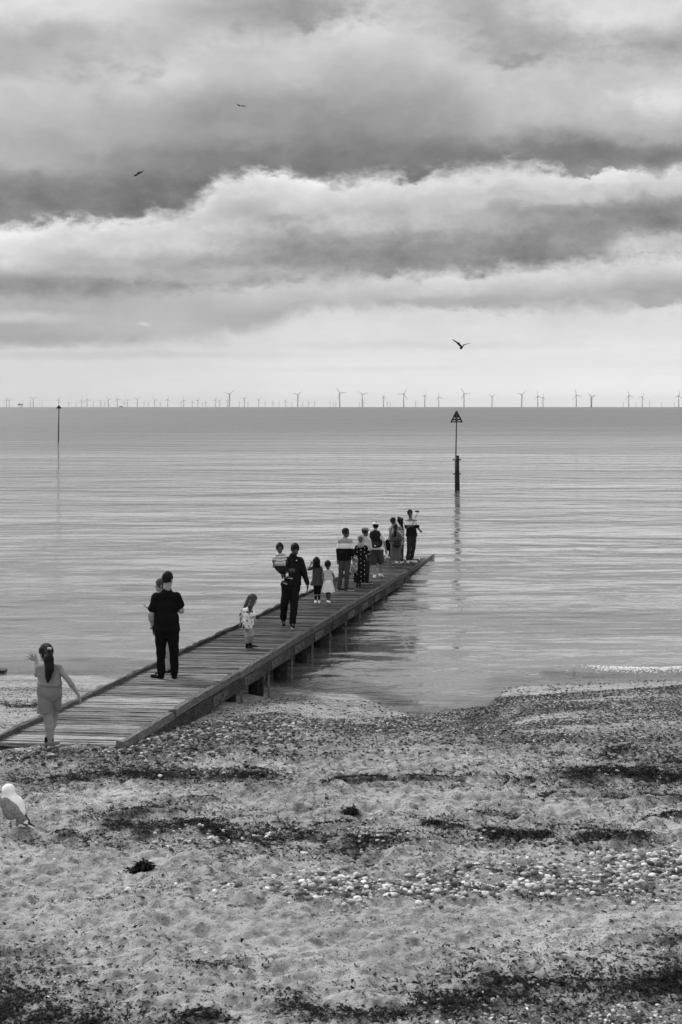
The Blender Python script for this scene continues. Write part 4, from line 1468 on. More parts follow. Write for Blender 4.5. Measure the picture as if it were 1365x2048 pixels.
class Figure:
    """one person, posed from joint positions; local axes: x right, y out to sea, z up"""
    def __init__(self, feet, label, Y=None, face=(0, -1, 0), skin='skin_dark', H=None, h=0.013, group='people on the jetty'):
        fx, fy = feet
        if Y is None: Y = 2844 * 3.799 / (fy - 908.1)
        self.fx, self.fy, self.Y = fx, fy, Y
        self.s = F / Y
        self.o = P(fx, fy, Y)
        self.t = thing('person', label, 'person', self.o, 0, group)
        self.face = unit(face)
        self.side = unit(np.cross(self.face, (0, 0, 1)))       # the person's right when seen from behind... outward x
        self.skin = M[skin]; self.h = h

    def J(self, px, py, d=0.0):
        k = (self.Y + d) / F
        X = (px - CX) * k; Z = EYE - (py - HZ) * k
        return np.array((X - self.o.x, d, Z - self.o.z))

    def add(self, name, me):
        return link(name, me, self.t)

    def head(self, S, c, up=(0, 0, 1), face=None, r=0.088, hs=1.0):
        """c = centre of the skull; returns frame"""
        f = unit(face if face is not None else self.face)
        up = unit(up)
        f = unit(f - up * (f @ up))
        sd = np.cross(f, up)
        R = np.stack([sd, f, up], -1)
        c = np.array(c); k = r / 0.088
        S.el(c + up * 0.02 * k, (0.077 * k, 0.094 * k, 0.098 * k), R, 0.02)
        S.el(c + f * 0.028 * k - up * 0.05 * k, (0.056 * k, 0.058 * k, 0.070 * k), R, 0.03 * k)
        S.el(c + f * 0.07 * k - up * 0.098 * k, (0.026 * k, 0.022 * k, 0.020 * k), R, 0.02 * k)
        S.rc(c + f * 0.088 * k - up * 0.002 * k, c + f * 0.108 * k - up * 0.034 * k, 0.009 * k, 0.014 * k, None, 0.012 * k)   # nose
        S.rc(c + f * 0.083 * k - up * 0.068 * k - sd * 0.014 * k, c + f * 0.083 * k - up * 0.068 * k + sd * 0.014 * k, 0.010 * k, 0.010 * k, None, 0.012 * k)
        for sg in (-1, 1):
            S.el(c + sd * sg * 0.082 * k - up * 0.012 * k - f * 0.004, (0.012 * k, 0.020 * k, 0.032 * k), R, 0.006)
            S.el(c + f * 0.094 * k + sd * sg * 0.031 * k + up * 0.006 * k, (0.016 * k, 0.012 * k, 0.010 * k), R, 0.012 * k, sub=True)
        self.hc, self.hf, self.hu, self.hsd, self.hk = c, f, up, sd, k
        return R

    def eyes(self):
        m = MB()
        k = self.hk
        for sg in (-1, 1):
            p = self.hc + self.hf * 0.082 * k + self.hsd * sg * 0.031 * k + self.hu * 0.006 * k
            m2 = MB()
            m2.tube([p - self.hsd * 0.012 * k, p - self.hsd * .006 * k, p + self.hsd * .006 * k, p + self.hsd * 0.012 * k], [0.003 * k, 0.010 * k, 0.010 * k, 0.003 * k], 6)
            m2.build('eye', M['eye'], self.t, True)

    def hand(self, S, wr, tip, palm_n, k=1.0, spread=0.25, curl=0.3, thumb=1):
        """palm and five fingers from the wrist towards tip"""
        wr = np.array(wr); d = unit(np.array(tip) - wr); n = unit(np.array(palm_n) - d * (np.array(palm_n) @ d)); sd = np.cross(d, n)
        S.rc(wr, wr + d * 0.035 * k, 0.022 * k, 0.026 * k, (n, 0.65), 0.012)
        for i in (-1.5, -0.5, 0.5, 1.5):
            kn = wr + d * 0.078 * k + sd * i * 0.019 * k
            S.rc(wr + d * 0.025 * k + sd * i * 0.010 * k, kn, 0.017 * k, 0.0125 * k, None, 0.010)
            L = (0.072, 0.082, 0.078, 0.060)[int(i + 1.5)] * k
            dd = unit(d + sd * i * spread * 0.5)
            m1 = kn + unit(dd + n * curl * .6) * L * 0.5
            S.rc(kn, m1, 0.0105 * k, 0.009 * k, None, 0.004)
            S.rc(m1, m1 + unit(dd + n * curl * 1.8) * L * 0.5, 0.009 * k, 0.0072 * k, None, 0.003)
        b0 = wr + d * 0.02 * k - sd * 0.022 * k * thumb
        b1 = b0 + unit(d * 0.7 - sd * thumb * 0.9 + n * .2) * 0.045 * k
        S.rc(b0, b1, 0.015 * k, 0.011 * k, None, 0.008)
        S.rc(b1, b1 + unit(d - sd * thumb * 0.4 + n * .3) * 0.032 * k, 0.0105 * k, 0.008 * k, None, 0.004)

    def body(self, j, r=1.0, foot=None, hands=None, neck=0.052, head=0.088, head_face=None, head_up=(0, 0, 1), girth=1.0, eyes=True, waist=0.12, calf=1.0, arm=1.0):
        """j: dict of joints. The bare figure, one continuous mesh"""
        S = SDF(0.03)
        fl = (self.face, 0.70)
        g_ = girth
        sh = (j['shL'] + j['shR']) / 2; hp = (j['hipL'] + j['hipR']) / 2
        ch = sh * 0.72 + hp * 0.28; wa = sh * 0.38 + hp * 0.62
        j = dict(j); lo_ = np.array((0, 0, -0.028 * r)); j['shL'] = j['shL'] + lo_; j['shR'] = j['shR'] + lo_
        sh = sh + lo_
        for q in 'LR':
            S.rc(sh, j['sh' + q], 0.055 * r, 0.050 * r)
            S.rc(j['neck'] - np.array((0, 0, .045 * r)), j['sh' + q] * .8 + sh * .2, 0.040 * r, 0.030 * r, None, 0.03)
        S.rc(ch + (j['shL'] - sh) * 0.45, ch + (j['shR'] - sh) * 0.45, 0.105 * r * g_, 0.105 * r * g_, fl)
        S.rc(wa + (j['shL'] - sh) * 0.25, wa + (j['shR'] - sh) * 0.25, waist * r * g_, waist * r * g_, fl)
        S.rc(j['hipL'] + (0, 0, .03 * r), j['hipR'] + (0, 0, .03 * r), 0.10 * r * g_, 0.10 * r * g_, fl)
        S.rc(ch, hp, 0.11 * r * g_, 0.11 * r * g_, fl)
        S.rc(sh + (0, 0, 0.0), j['neck'], neck * 1.25 * r, neck * r, None, 0.03)
        S.rc(j['neck'], j['head'] + np.array((0, 0, -0.03 * r)), neck * r, neck * r, None, 0.015)
        self.head(S, j['head'], head_up, head_face, head)
        for s_ in 'LR':
            S.rc(j['sh' + s_], j['el' + s_], 0.050 * r * g_, 0.038 * r, None, 0.02)
            S.rc(j['el' + s_], j['wr' + s_], 0.039 * r * arm, 0.024 * r * arm, None, 0.012)
            fk = 0.45
            S.el(j['el' + s_] * 0.7 + j['wr' + s_] * 0.3, (0.040 * r * arm,) * 3, None, 0.02)
            S.rc(j['hip' + s_], j['kn' + s_], 0.082 * r * g_, 0.053 * r * calf, None, 0.03)
            mid_ = j['kn' + s_] * 0.68 + j['an' + s_] * 0.32
            S.rc(j['kn' + s_], mid_, 0.052 * r * calf, 0.053 * r * calf, None, 0.02)
            S.rc(mid_, j['an' + s_], 0.053 * r * calf, 0.033 * r * calf, None, 0.02)
            f_ = unit(foot[s_]) if foot else self.face
            S.rc(j['an' + s_], j['an' + s_] + f_ * 0.10 * r + np.array((0, 0, -0.05 * r)) * (1 if not foot or abs(f_[2]) < .5 else 0), 0.030 * r, 0.024 * r, None, 0.02)
            hd = (hands or {}).get(s_)
            if hd:
                self.hand(S, j['wr' + s_], hd[0], hd[1], hd[2] if len(hd) > 2 else r, *(hd[3:] if len(hd) > 3 else ()))
            else:
                d = unit(j['wr' + s_] - j['el' + s_])
                self.hand(S, j['wr' + s_], j['wr' + s_] + d * .1, self.face * -0.3 + np.array((0, 0, .01)), r)
        self.add('body', S.mesh('body', self.skin, self.h))
        if eyes: self.eyes()
        self.j, self.r, self.g = j, r, g_

    # ---- clothes, each its own mesh around the body
    def top(self, name, mat, hem_z, sleeve=0.5, loose=0.02, flare=0.0, fold=0.004, hem_w=None, seed=1, sleeve_r=0.068, collar=0.0, cutneck=True):
        """sleeve: share of the arm covered, 0..1 = to elbow, 1..2 = to wrist"""
        j, r, g_ = self.j, self.r, self.g
        S = SDF(0.035)
        fl = (self.face, 0.74)
        sh = (j['shL'] + j['shR']) / 2; hp = (j['hipL'] + j['hipR']) / 2
        ch = sh * 0.72 + hp * 0.28; wa = sh * 0.38 + hp * 0.62
        L = loose * r
        dn = np.array((0, 0, 1.0))
        for q in 'LR':
            S.rc(sh, j['sh' + q], 0.052 * r + L, 0.048 * r + L)
            S.rc(j['neck'] - np.array((0, 0, .055 * r)), j['sh' + q] * .8 + sh * .2, 0.040 * r + L, 0.028 * r + L, None, 0.03)
        S.rc(ch + (j['shL'] - sh) * 0.45, ch + (j['shR'] - sh) * 0.45, 0.105 * r * g_ + L, 0.105 * r * g_ + L, fl)
        S.rc(wa + (j['shL'] - sh) * 0.30, wa + (j['shR'] - sh) * 0.30, 0.120 * r * g_ + L, 0.120 * r * g_ + L, fl)
        S.rc(ch, hp, 0.11 * r * g_ + L, 0.115 * r * g_ + L, fl)
        S.rc(sh, j['neck'] - dn * 0.02 * r, 0.075 * r + L * .5, (0.056 + collar) * r + L * .3, None, 0.03)
        w = hem_w if hem_w is not None else (np.linalg.norm(j['hipL'] - j['hipR']) / 2 + 0.10 * r * g_ + L)
        hem = np.array((hp[0], hp[1], hem_z))
        up_ = wa
        e = unit(j['shR'] - j['shL']) ; e = unit(e - dn * (e @ dn))
        rr_ = 0.115 * r * g_ + L
        S.rc(up_ + e * 0.03, hem + e * max(w - rr_, 0.01), rr_, rr_ + flare, fl)
        S.rc(up_ - e * 0.03, hem - e * max(w - rr_, 0.01), rr_, rr_ + flare, fl)
        S.rc(hem + e * max(w - rr_, 0.01), hem - e * max(w - rr_, 0.01), rr_ + flare, rr_ + flare, fl)
        for s_ in 'LR':
            sv = sleeve[s_] if isinstance(sleeve, dict) else sleeve
            if sv <= 0: continue
            a, b_, c_ = j['sh' + s_], j['el' + s_], j['wr' + s_]
            if sv <= 1:
                S.rc(a, a + (b_ - a) * sv, 0.056 * r * g_ + L, sleeve_r * r, None, 0.02)
            else:
                S.rc(a, b_, 0.056 * r * g_ + L, 0.052 * r + L * .5, None, 0.02)
                S.rc(b_, b_ + (c_ - b_) * (sv - 1), 0.050 * r + L * .5, 0.034 * r + L * .4, None, 0.02)
        cuts = [((0, 0, hem_z), (0, 0, -1))] if cutneck else []
        # only cut at the hem under the trunk: sleeves that hang lower are added afterwards
        low = [s_ for s_ in 'LR' if (sleeve[s_] if isinstance(sleeve, dict) else sleeve) > 1 and j['wr' + s_][2] < hem_z + 0.05]
        if low:
            S2 = SDF(0.02)
            for s_ in low:
                sv = sleeve[s_] if isinstance(sleeve, dict) else sleeve
                b_, c_ = j['el' + s_], j['wr' + s_]
                S2.rc(b_, b_ + (c_ - b_) * (sv - 1), 0.050 * r + L * .5, 0.034 * r + L * .4)
            self.add('sleeve', S2.mesh('sleeve', mat, self.h, fold * .7, 20, (), seed + 2))
        return self.add(name, S.mesh(name, mat, self.h, fold, 15, cuts, seed))

    def legs(self, name, mat, to=1.9, loose=0.016, fold=0.004, seed=2, cuff=0.06, top_z=None, wide=0.0):
        """to: 1 = knee, 2 = ankle"""
        j, r, g_ = self.j, self.r, self.g
        S = SDF(0.025)
        fl = (self.face, 0.78)
        L = loose * r
        S.rc(j['hipL'] + (0, 0, .03 * r), j['hipR'] + (0, 0, .03 * r), 0.10 * r * g_ + L, 0.10 * r * g_ + L, fl)
        S.rc(j['hipL'] + (0, 0, .09 * r), j['hipR'] + (0, 0, .09 * r), 0.098 * r * g_ + L, 0.098 * r * g_ + L, fl)
        cuts = []
        for s_ in 'LR':
            a, b_, c_ = j['hip' + s_], j['kn' + s_], j['an' + s_]
            if to <= 1:
                e = a + (b_ - a) * to
                S.rc(a, e, 0.086 * r * g_ + L, (0.064 + wide) * r + L, None, 0.02)
            else:
                S.rc(a, b_, 0.086 * r * g_ + L, 0.058 * r + L, None, 0.02)
                S.rc(b_, b_ + (c_ - b_) * (to - 1), 0.058 * r + L, cuff * r, None, 0.02)
        if top_z is not None: cuts.append(((0, 0, top_z), (0, 0, 1)))
        return self.add(name, S.mesh(name, mat, self.h, fold, 17, cuts, seed))

    def skirt(self, name, mat, z0, z1, w0, w1, fold=0.006, seed=3, flat=0.72, pleats=16):
        hp = (self.j['hipL'] + self.j['hipR']) / 2
        e = unit(self.j['shR'] - self.j['shL']); e[2] = 0; e = unit(e)
        n, m_ = 48, 10
        vs, fs = [], []
        f_ = np.array((-e[1], e[0], 0))
        for i in range(m_ + 1):
            t = i / m_
            z = z0 + (z1 - z0) * t
            w = w0 + (w1 - w0) * t ** 0.8
            for q in range(n):
                a = 2 * math.pi * q / n
                rr_ = w * (1 + 0.09 * t * math.sin(pleats * a + seed) + 0.05 * t * math.sin(3 * a + seed * 2))
                p = np.array((hp[0], hp[1], 0)) + e * math.cos(a) * rr_ + f_ * math.sin(a) * rr_ * flat
                vs.append((p[0], p[1], z + 0.012 * t * math.sin(5 * a + seed)))
        for i in range(m_):
            for q in range(n):
                a = i * n + q; b_ = i * n + (q + 1) % n
                fs.append((a, a + n, b_ + n, b_))
        fs.append(tuple(range(n))[::1])
        me = bpy.data.meshes.new(name); me.from_pydata(vs, [], fs); me.polygons.foreach_set('use_smooth', [True] * len(me.polygons)); me.materials.append(mat)
        o = self.add(name, me)
        return o

    def shoe(self, s_, mat, foot=None, sole=True, size=1.0, sock=None):
        j, r = self.j, self.r
        a = j['an' + s_]
        f_ = unit(foot[s_]) if foot else self.face.copy()
        fl_ = f_.copy()
        up = np.array((0, 0, 1.0))
        if abs(f_[2]) > 0.4:
            up = unit(np.cross(np.cross(f_, up), f_))
        drop = 0.062 * r * size
        heel = a - up * drop * 0.75 - f_ * 0.02 * r; toe = heel + f_ * 0.20 * r * size
        S = SDF(0.03)
        S.rc(heel, toe, 0.036 * r * size, 0.030 * r * size, (up, 0.8))
        S.rc(a - up * 0.01, heel + f_ * 0.05 * r, 0.038 * r * size, 0.036 * r * size)
        o = self.add('shoe', S.mesh('shoe', mat, min(self.h, 0.010)))
        if sole:
            S = SDF(0.02)
            dz_ = -up * 0.026 * r * size
            S.rc(heel + dz_ - f_ * .004, toe + dz_ + f_ * .004, 0.038 * r * size, 0.033 * r * size, (up, 0.34))
            so = link('sole', S.mesh('sole', M['sole'], min(self.h, 0.008)), o)
        return o

    def hair(self, mat, kind='short', extra=(), name='hair', cutf=0.35, puff=0.012):
        c, f, u, sd, k = self.hc, self.hf, self.hu, self.hsd, self.hk
        R = np.stack([sd, f, u], -1)
        S = SDF(0.02)
        S.el(c + u * 0.026 * k - f * 0.006 * k, (0.077 * k + puff, 0.096 * k + puff, 0.096 * k + puff), R)
        cuts = []
        # face opening: cut away what is in front of and below the hairline
        S.el(c + f * 0.115 * k - u * 0.035 * k, (0.072 * k, 0.075 * k, 0.088 * k), R, 0.012, sub=True)
        if kind == 'short':
            S.el(c - u * 0.125 * k, (0.14 * k, 0.16 * k, 0.072 * k), R, 0.012, sub=True)
        for e in extra:
            S.chain([np.array(p) for p in e[0]], e[1], None, 0.02)
        return self.add(name, S.mesh(name, mat, min(self.h, 0.010), 0.003, 40, (), 3))


D_ = 'deck'
def joints(fg, **kw):
    return {k: fg.J(*v) for k, v in kw.items()}

AWAY, TOWARD = (0, 1, 0), (0, -1, 0)

# 1 --- girl with the long ponytail, stepping on to the jetty
gp = ground_at(103, 1499)
f = Figure((103, 1499), 'person, girl with long dark ponytail in grey camisole and shorts stepping onto the jetty', Y=gp.y, face=(0.1, 1, 0), skin='skin_mid', h=0.009)
f.t.location = gp; f.o = gp
j = joints(f, head=(92.5, 1306, .02), neck=(96.5, 1323, 0), shL=(79, 1333, .04), shR=(118, 1333, -.02), elL=(74, 1349, .17), wrL=(73.5, 1321, .33),
           elR=(138, 1361, -.02), wrR=(156.5, 1389, .02), hipL=(88, 1385, 0), hipR=(111.5, 1385, 0), knL=(98, 1441, .02), knR=(108, 1432, .16), anL=(102.5, 1483, 0), anR=(95, 1484, .10))
ft = {'L': (0.30, .8, -.08), 'R': (-.15, .9, -.1)}
f.body(j, 0.88, ft, {'L': (j['wrL'] + np.array((-.085, .0, .055)), (0, -1, 0.1), 0.95, 0.75, 0.05, -1), 'R': (j['wrR'] + np.array((.035, .02, -.09)), (-1, .2, 0), .9)},
       head_face=(-.75, .65, 0), head=.083, girth=1.0, calf=1.28)
f.top('camisole', M['soft_grey'], f.J(0, 1371)[2], 0, 0.010, 0.0, 0.004, hem_w=.150)
f.add('waist_frill', SDF(.02).rc(f.J(91, 1367), f.J(108, 1367), .108, .108, (AWAY, .74)).mesh('waist_frill', M['soft_grey'], .01, .006, 30, [((0, 0, f.J(0, 1371)[2]), (0, 0, -1)), ((0, 0, f.J(0, 1363)[2]), (0, 0, 1))]))
S = SDF(.02)
S.rc(f.J(91, 1376), f.J(108, 1376), .105, .105, (AWAY, .8)).rc(f.J(91, 1386), f.J(108, 1386), .112, .112, (AWAY, .85))
S.rc(f.J(90, 1386, 0), f.J(90.5, 1428, .0), .098, .100, (AWAY, .9), .006).rc(f.J(110, 1388, .05), f.J(115, 1428, .12), .085, .062, None, .006)
f.add('shorts', S.mesh('shorts', M['shorts_grey'], .009, .008, 16, [((0, 0, f.J(0, 1425)[2]), (0.06, 0, -1)), ((0, 0, f.J(0, 1366)[2]), (0, 0, 1))], 4))
c, u = f.hc, f.hu
f.hair(M['hair_black'], 'long', extra=[([c + (0.035, -.06, .05), f.J(98, 1318, -.12), f.J(99.5, 1338, -.16), f.J(97.5, 1352, -.16), f.J(96.5, 1364, -.14)], [.050, .062, .056, .042, .016])], puff=.016)
f.add('hair_tie', MB().tube([f.J(96, 1296.5, -.10), f.J(103, 1297.5, -.08)], .016, 8).mesh('hair_tie', M['pale_grey'], True))
for s_ in 'LR':
    f.shoe(s_, M['mid_grey'], ft, True, 1.05)
    f.add('sock', SDF(.02).rc(f.j['an' + s_] + (0, 0, .045), f.j['an' + s_] - (0, 0, .0), .036, .038).mesh('sock', M['near_black'], .009))

# 2 --- man in black, back view
f = Figure((331, 1357.5), 'person, man in black T-shirt and black trousers standing with his back turned', face=(0.12, 1, 0), skin='skin_light', h=0.010)
j = joints(f, head=(336, 1158, .03), neck=(335, 1176, .01), shL=(313, 1192, 0), shR=(352.5, 1191, 0), elL=(302.5, 1229, -.02), wrL=(307, 1255, .06), elR=(363, 1221, .03), wrR=(352, 1213, .30),
           hipL=(323, 1262, 0), hipR=(344.5, 1262, 0), knL=(322, 1303, .02), knR=(349, 1300, 0), anL=(323, 1347, .0), anR=(349, 1347, .02))
ft = {'L': (-.75, .55, -.05), 'R': (-.1, .9, -.08)}
f.body(j, 1.03, ft, {'L': (j['wrL'] + np.array((-.01, .04, -.1)), (1, .2, 0), 1.05)}, head_face=(.45, .85, -.1), head=.092, girth=1.12, neck=.062, arm=1.35)
f.top('t_shirt', M['black'], f.J(0, 1262)[2], 0.60, 0.022, 0.0, 0.007, sleeve_r=.080)
f.legs('trousers', M['black'], 1.93, 0.018, 0.006, cuff=.068)
f.hair(M['hair_black'], 'short', puff=.010)
for s_ in 'LR': f.shoe(s_, M['black'], ft, False, 1.12)

# 3 --- woman half hidden behind him
f = Figure((335, 1349), 'person, woman in pale trousers almost hidden behind the man in black, face in profile', face=(-.75, -.5, 0), skin='skin_light', h=0.012)
j = joints(f, head=(322.5, 1170, .0), neck=(326, 1186, 0), shL=(317, 1197, .04), shR=(343, 1197, .05), elL=(315, 1225, .08), wrL=(320, 1240, -.02), elR=(346, 1225, .1), wrR=(340, 1240, -.05),
           hipL=(328, 1258, .05), hipR=(341, 1258, .05), knL=(331, 1302, .05), knR=(341, 1302, .05), anL=(332, 1340, .03), anR=(341, 1338, .05))
ft = {'L': (-.9, -.3, -.05), 'R': (-.8, -.35, -.05)}
f.body(j, 0.9, ft, head_face=(-1, -.12, -.05), head=.084)
f.top('cardigan', M['near_black'], f.J(0, 1262)[2], 1.9, 0.014)
f.legs('trousers', M['pale_grey'], 1.88, 0.010, 0.004, cuff=.05)
f.hair(M['hair_brown'], 'long', extra=[([f.hc + f.hf * -.08 + f.hu * .02, f.hc - f.hf * .10 - f.hu * .08], [.045, .03])], puff=.012)
for s_ in 'LR': f.shoe(s_, M['near_black'], ft, True, 1.0)
# the thin dark stick that pokes out past the man's sleeve
st = thing('stick', 'thin dark stick poking out beside the sleeve of the man in black', 'stick', P(296, 1213, 24.75))
MB().tube([P(287.5, 1209, 24.75) - st.location, P(318, 1238, 24.85) - st.location], [.006, .008], 6).build('shaft', M['metal_dark'], st)
wb = thing('watch', 'dark wristwatch on the hanging arm of the man in black', 'watch', P(305.5, 1254.5, 24.05))
MB().tube([P(301, 1256.7, 24.03) - wb.location, P(309, 1253.8, 24.06) - wb.location], [.014, .036], 8).build('strap', M['metal_dark'], wb)

# 4 --- small girl with long hair
f = Figure((502, 1297), 'person, small girl with long loose hair in printed white T-shirt and pale shorts', face=(.85, -.5, 0), skin='skin_light', h=0.011)
j = joints(f, head=(505, 1199.5, -.02), neck=(500, 1213, 0), shL=(490.5, 1220, .03), shR=(504, 1220, -.03), elL=(482.5, 1233, .05), wrL=(481, 1245, .05), elR=(507, 1232, -.12), wrR=(510.5, 1238, -.16),
           hipL=(494, 1257, .03), hipR=(500.5, 1257, -.03), knL=(496, 1276, .02), knR=(504, 1272, -.01), anL=(495, 1292, .03), anR=(501.5, 1288, .05))
ft = {'L': (.85, -.25, -.05), 'R': (.9, -.2, -.1)}
f.body(j, 0.60, ft, head=.080, head_face=(.85, -.35, -.45), head_up=(.35, -.1, 1))
m_tee, g, b = principled('printed_t_shirt', 0.7, 0.9, 0.1)
t = g.node('ShaderNodeTexCoord').outputs['Object']
n_ = g.noise(g.vm('MULTIPLY', t, (1, 1, 1)), 13.0, 1.0, 0.4)
g.t.links.new(g.mix(g.m('GREATER_THAN', n_, 0.58), 0.70, 0.06), b.inputs['Base Color'])
f.top('t_shirt', m_tee, f.J(0, 1256)[2], 0.80, 0.040, 0.0, 0.005, sleeve_r=.095)
f.legs('shorts', M['light_grey'], 0.85, 0.010, 0.004, wide=.015)
f.hair(M['hair_brown'], 'long', extra=[([f.hc - f.hf * .03 + f.hu * .03, f.J(497, 1207, .06), f.J(491, 1216, .08), f.J(488, 1221, .08)], [.082, .070, .045, .022]),
                                       ([f.hc - f.hf * .0, f.J(501, 1213, -.10), f.J(500.5, 1221, -.11)], [.07, .048, .03])], puff=.010)
for s_ in 'LR':
    f.shoe(s_, M['near_black'], ft, False, 1.15)
    f.add('sock', SDF(.02).rc(f.j['an' + s_] + (0, 0, .05), f.j['an' + s_], .030, .034).mesh('sock', M['black'], .010))

# 5 --- father
f = Figure((587, 1254.5), 'person, man in dark zip jacket walking up the jetty with a toddler on his arm', face=(.12, -1, 0), skin='skin_dark', h=0.012)
j = joints(f, head=(590.5, 1098, -.05), neck=(586.5, 1110, 0), shL=(573, 1118, 0), shR=(600, 1119, 0), elL=(567, 1140, -.10), wrL=(578, 1140.5, -.26), elR=(609.5, 1148, .02), wrR=(616, 1169, -.04),
           hipL=(575, 1174, 0), hipR=(590, 1174, 0), knL=(568.5, 1209, .05), knR=(588.5, 1210, 0), anL=(567.5, 1237, .28), anR=(585.5, 1246, 0))
ft = {'L': (.05, -.45, -1), 'R': (.15, -1, -.05)}
f.body(j, 1.06, ft, {'R': (j['wrR'] + np.array((.0, -.02, -.1)), (-1, .2, 0), 1.1), 'L': (j['wrL'] + np.array((.1, -.02, .0)), (0, 1, 0), 1.0)}, head=.092, head_face=(.25, -.9, -.35), head_up=(.05, -.35, 1), girth=1.05)
f.top('jacket', M['near_black'], f.J(0, 1171)[2], 1.92, 0.026, 0.0, 0.006, collar=.012)
f.add('zip', MB().tube([f.J(584.5, 1116, -.135), f.J(583.5, 1140, -.155), f.J(582, 1169, -.15)], .005, 5).mesh('zip', M['dark_grey']))
MB().box(f.J(593.5, 1121, -.145), (.03, .008, .022)).build('badge', M['white_cloth'], f.t)
f.legs('trousers', M['near_black'], 1.95, 0.022, 0.007, cuff=.07)
c, hf, hu = f.hc, f.hf, f.hu
f.hair(M['hair_black'], 'short', puff=.014)
f.add('beard', SDF(.02).el(c + hf * .045 - hu * .075, (.058, .052, .048), np.stack([f.hsd, hf, hu], -1)).el(c + hf * .13 - hu * .035, (.05, .045, .035), np.stack([f.hsd, hf, hu], -1), .01, True).mesh('beard', M['hair_black'], .009))
for s_ in 'LR': f.shoe(s_, M['near_black'], ft, True, 1.12)

# 6 --- toddler on his arm
f = Figure((562, 1170), 'person, toddler in pale striped shirt and dark shorts sitting on the father arm', Y=31.15 - .30, face=(.1, -1, 0), skin='skin_dark', h=0.011)
j = joints(f, head=(560, 1096, 0), neck=(560.5, 1104, 0), shL=(554, 1110.5, 0), shR=(567, 1110.5, .02), elL=(547, 1120, -.02), wrL=(548, 1129.5, -.06), elR=(571, 1119, .08), wrR=(574, 1124, .16),
           hipL=(557, 1136, 0), hipR=(564.5, 1136, .02), knL=(565, 1144, -.18), knR=(574, 1140, -.16), anL=(566, 1160, -.14), anR=(574.5, 1151, -.16))
ft = {'L': (.7, -.7, -.25), 'R': (.9, -.5, -.12)}
f.body(j, 0.60, ft, head=.082)
m_str, g, b = principled('striped_shirt', 0.6, 0.9, 0.1)
t = g.node('ShaderNodeTexCoord').outputs['Object']
w_ = g.m('SINE', g.m('MULTIPLY_ADD', g.xyz(t)[2], 95.0, g.m('MULTIPLY', g.noise(t, 9.0, 1.0), 4.0)))
g.t.links.new(g.mix(g.m('GREATER_THAN', w_, 0.35), 0.66, 0.22), b.inputs['Base Color'])
f.top('striped_shirt', m_str, f.J(0, 1131)[2], 0.7, 0.022, sleeve_r=.08)
f.legs('shorts', M['near_black'], 0.95, 0.03, 0.004)
f.hair(M['hair_black'], 'short', puff=.012)
for s_ in 'LR':
    f.shoe(s_, M['dark_grey'], ft, True, 1.1)
    f.add('sock', SDF(.02).rc(f.j['an' + s_] + (0, 0, .05), f.j['an' + s_] - (0, 0, .01), .030, .033).mesh('sock', M['white_cloth'], .010))

# 7 --- child in grey tunic
f = Figure((635, 1205.5), 'person, child in dark grey tunic and black leggings with a hand to the head', face=TOWARD, skin='skin_mid', h=0.012)
j = joints(f, head=(633.5, 1123, -.04), neck=(634, 1131, 0), shL=(627.5, 1134.5, 0), shR=(641.5, 1135, 0), elL=(616, 1138.5, -.05), wrL=(622, 1129, -.10), elR=(645, 1145, -.02), wrR=(647, 1154.5, -.06),
           hipL=(631, 1163, 0), hipR=(638.5, 1163, 0), knL=(631.5, 1184, 0), knR=(638.5, 1184, -.03), anL=(632, 1200.5, .0), anR=(639, 1200.5, -.02))
f.body(j, 0.66, None, {'L': (j['wrL'] + np.array((.03, -.02, .08)), (0, 1, 0), .75)}, head=.080, head_face=(0, -.8, -.6), head_up=(0, -.6, .8))
f.top('tunic', M['dark_grey'], f.J(0, 1171)[2], 0.8, 0.022, 0.022, 0.006, hem_w=.150)
f.legs('leggings', M['black'], 1.93, 0.008, 0.002, cuff=.042)
f.hair(M['hair_black'], 'long', extra=[([f.hc + f.hu * .02, f.hc + np.array((.05, -.05, -.10))], [.09, .05]), ([f.hc + f.hu * .02, f.hc + np.array((-.05, -.05, -.10))], [.09, .05])], puff=.016)
for s_ in 'LR': f.shoe(s_, M['white_cloth'], None, True, 1.1)

# 8 --- child in white skirt
f = Figure((657, 1206.5), 'person, small child in pale vest and white skirt looking down while walking', face=(.1, -1, 0), skin='skin_dark', h=0.012)
j = joints(f, head=(656, 1129.5, -.04), neck=(656.5, 1138, 0), shL=(649.5, 1141.5, 0), shR=(663.5, 1141.5, 0), elL=(646.5, 1150, .0), wrL=(647.5, 1157, -.02), elR=(668, 1152, .0), wrR=(670, 1165, -.02),
           hipL=(653.5, 1166, 0), hipR=(660.5, 1166, 0), knL=(655, 1188, .02), knR=(660, 1187, -.05), anL=(656, 1200, .12), anR=(659, 1201, -.05))
f.body(j, 0.62, None, head=.078, head_face=(.1, -.8, -.6), head_up=(0, -.6, .8))
f.top('vest', M['pale_grey'], f.J(0, 1163)[2], 0.12, 0.012)
f.skirt('skirt', M['white_cloth'], f.J(0, 1160)[2], f.J(0, 1184)[2], .105, .165)
f.hair(M['hair_black'], 'long', extra=[([f.hc + f.hu * .01 - f.hf * .02, f.hc - f.hf * .05 - f.hu * .08], [.08, .05])], puff=.013)
for s_ in 'LR': f.shoe(s_, M['white_cloth'], None, True, 1.0)

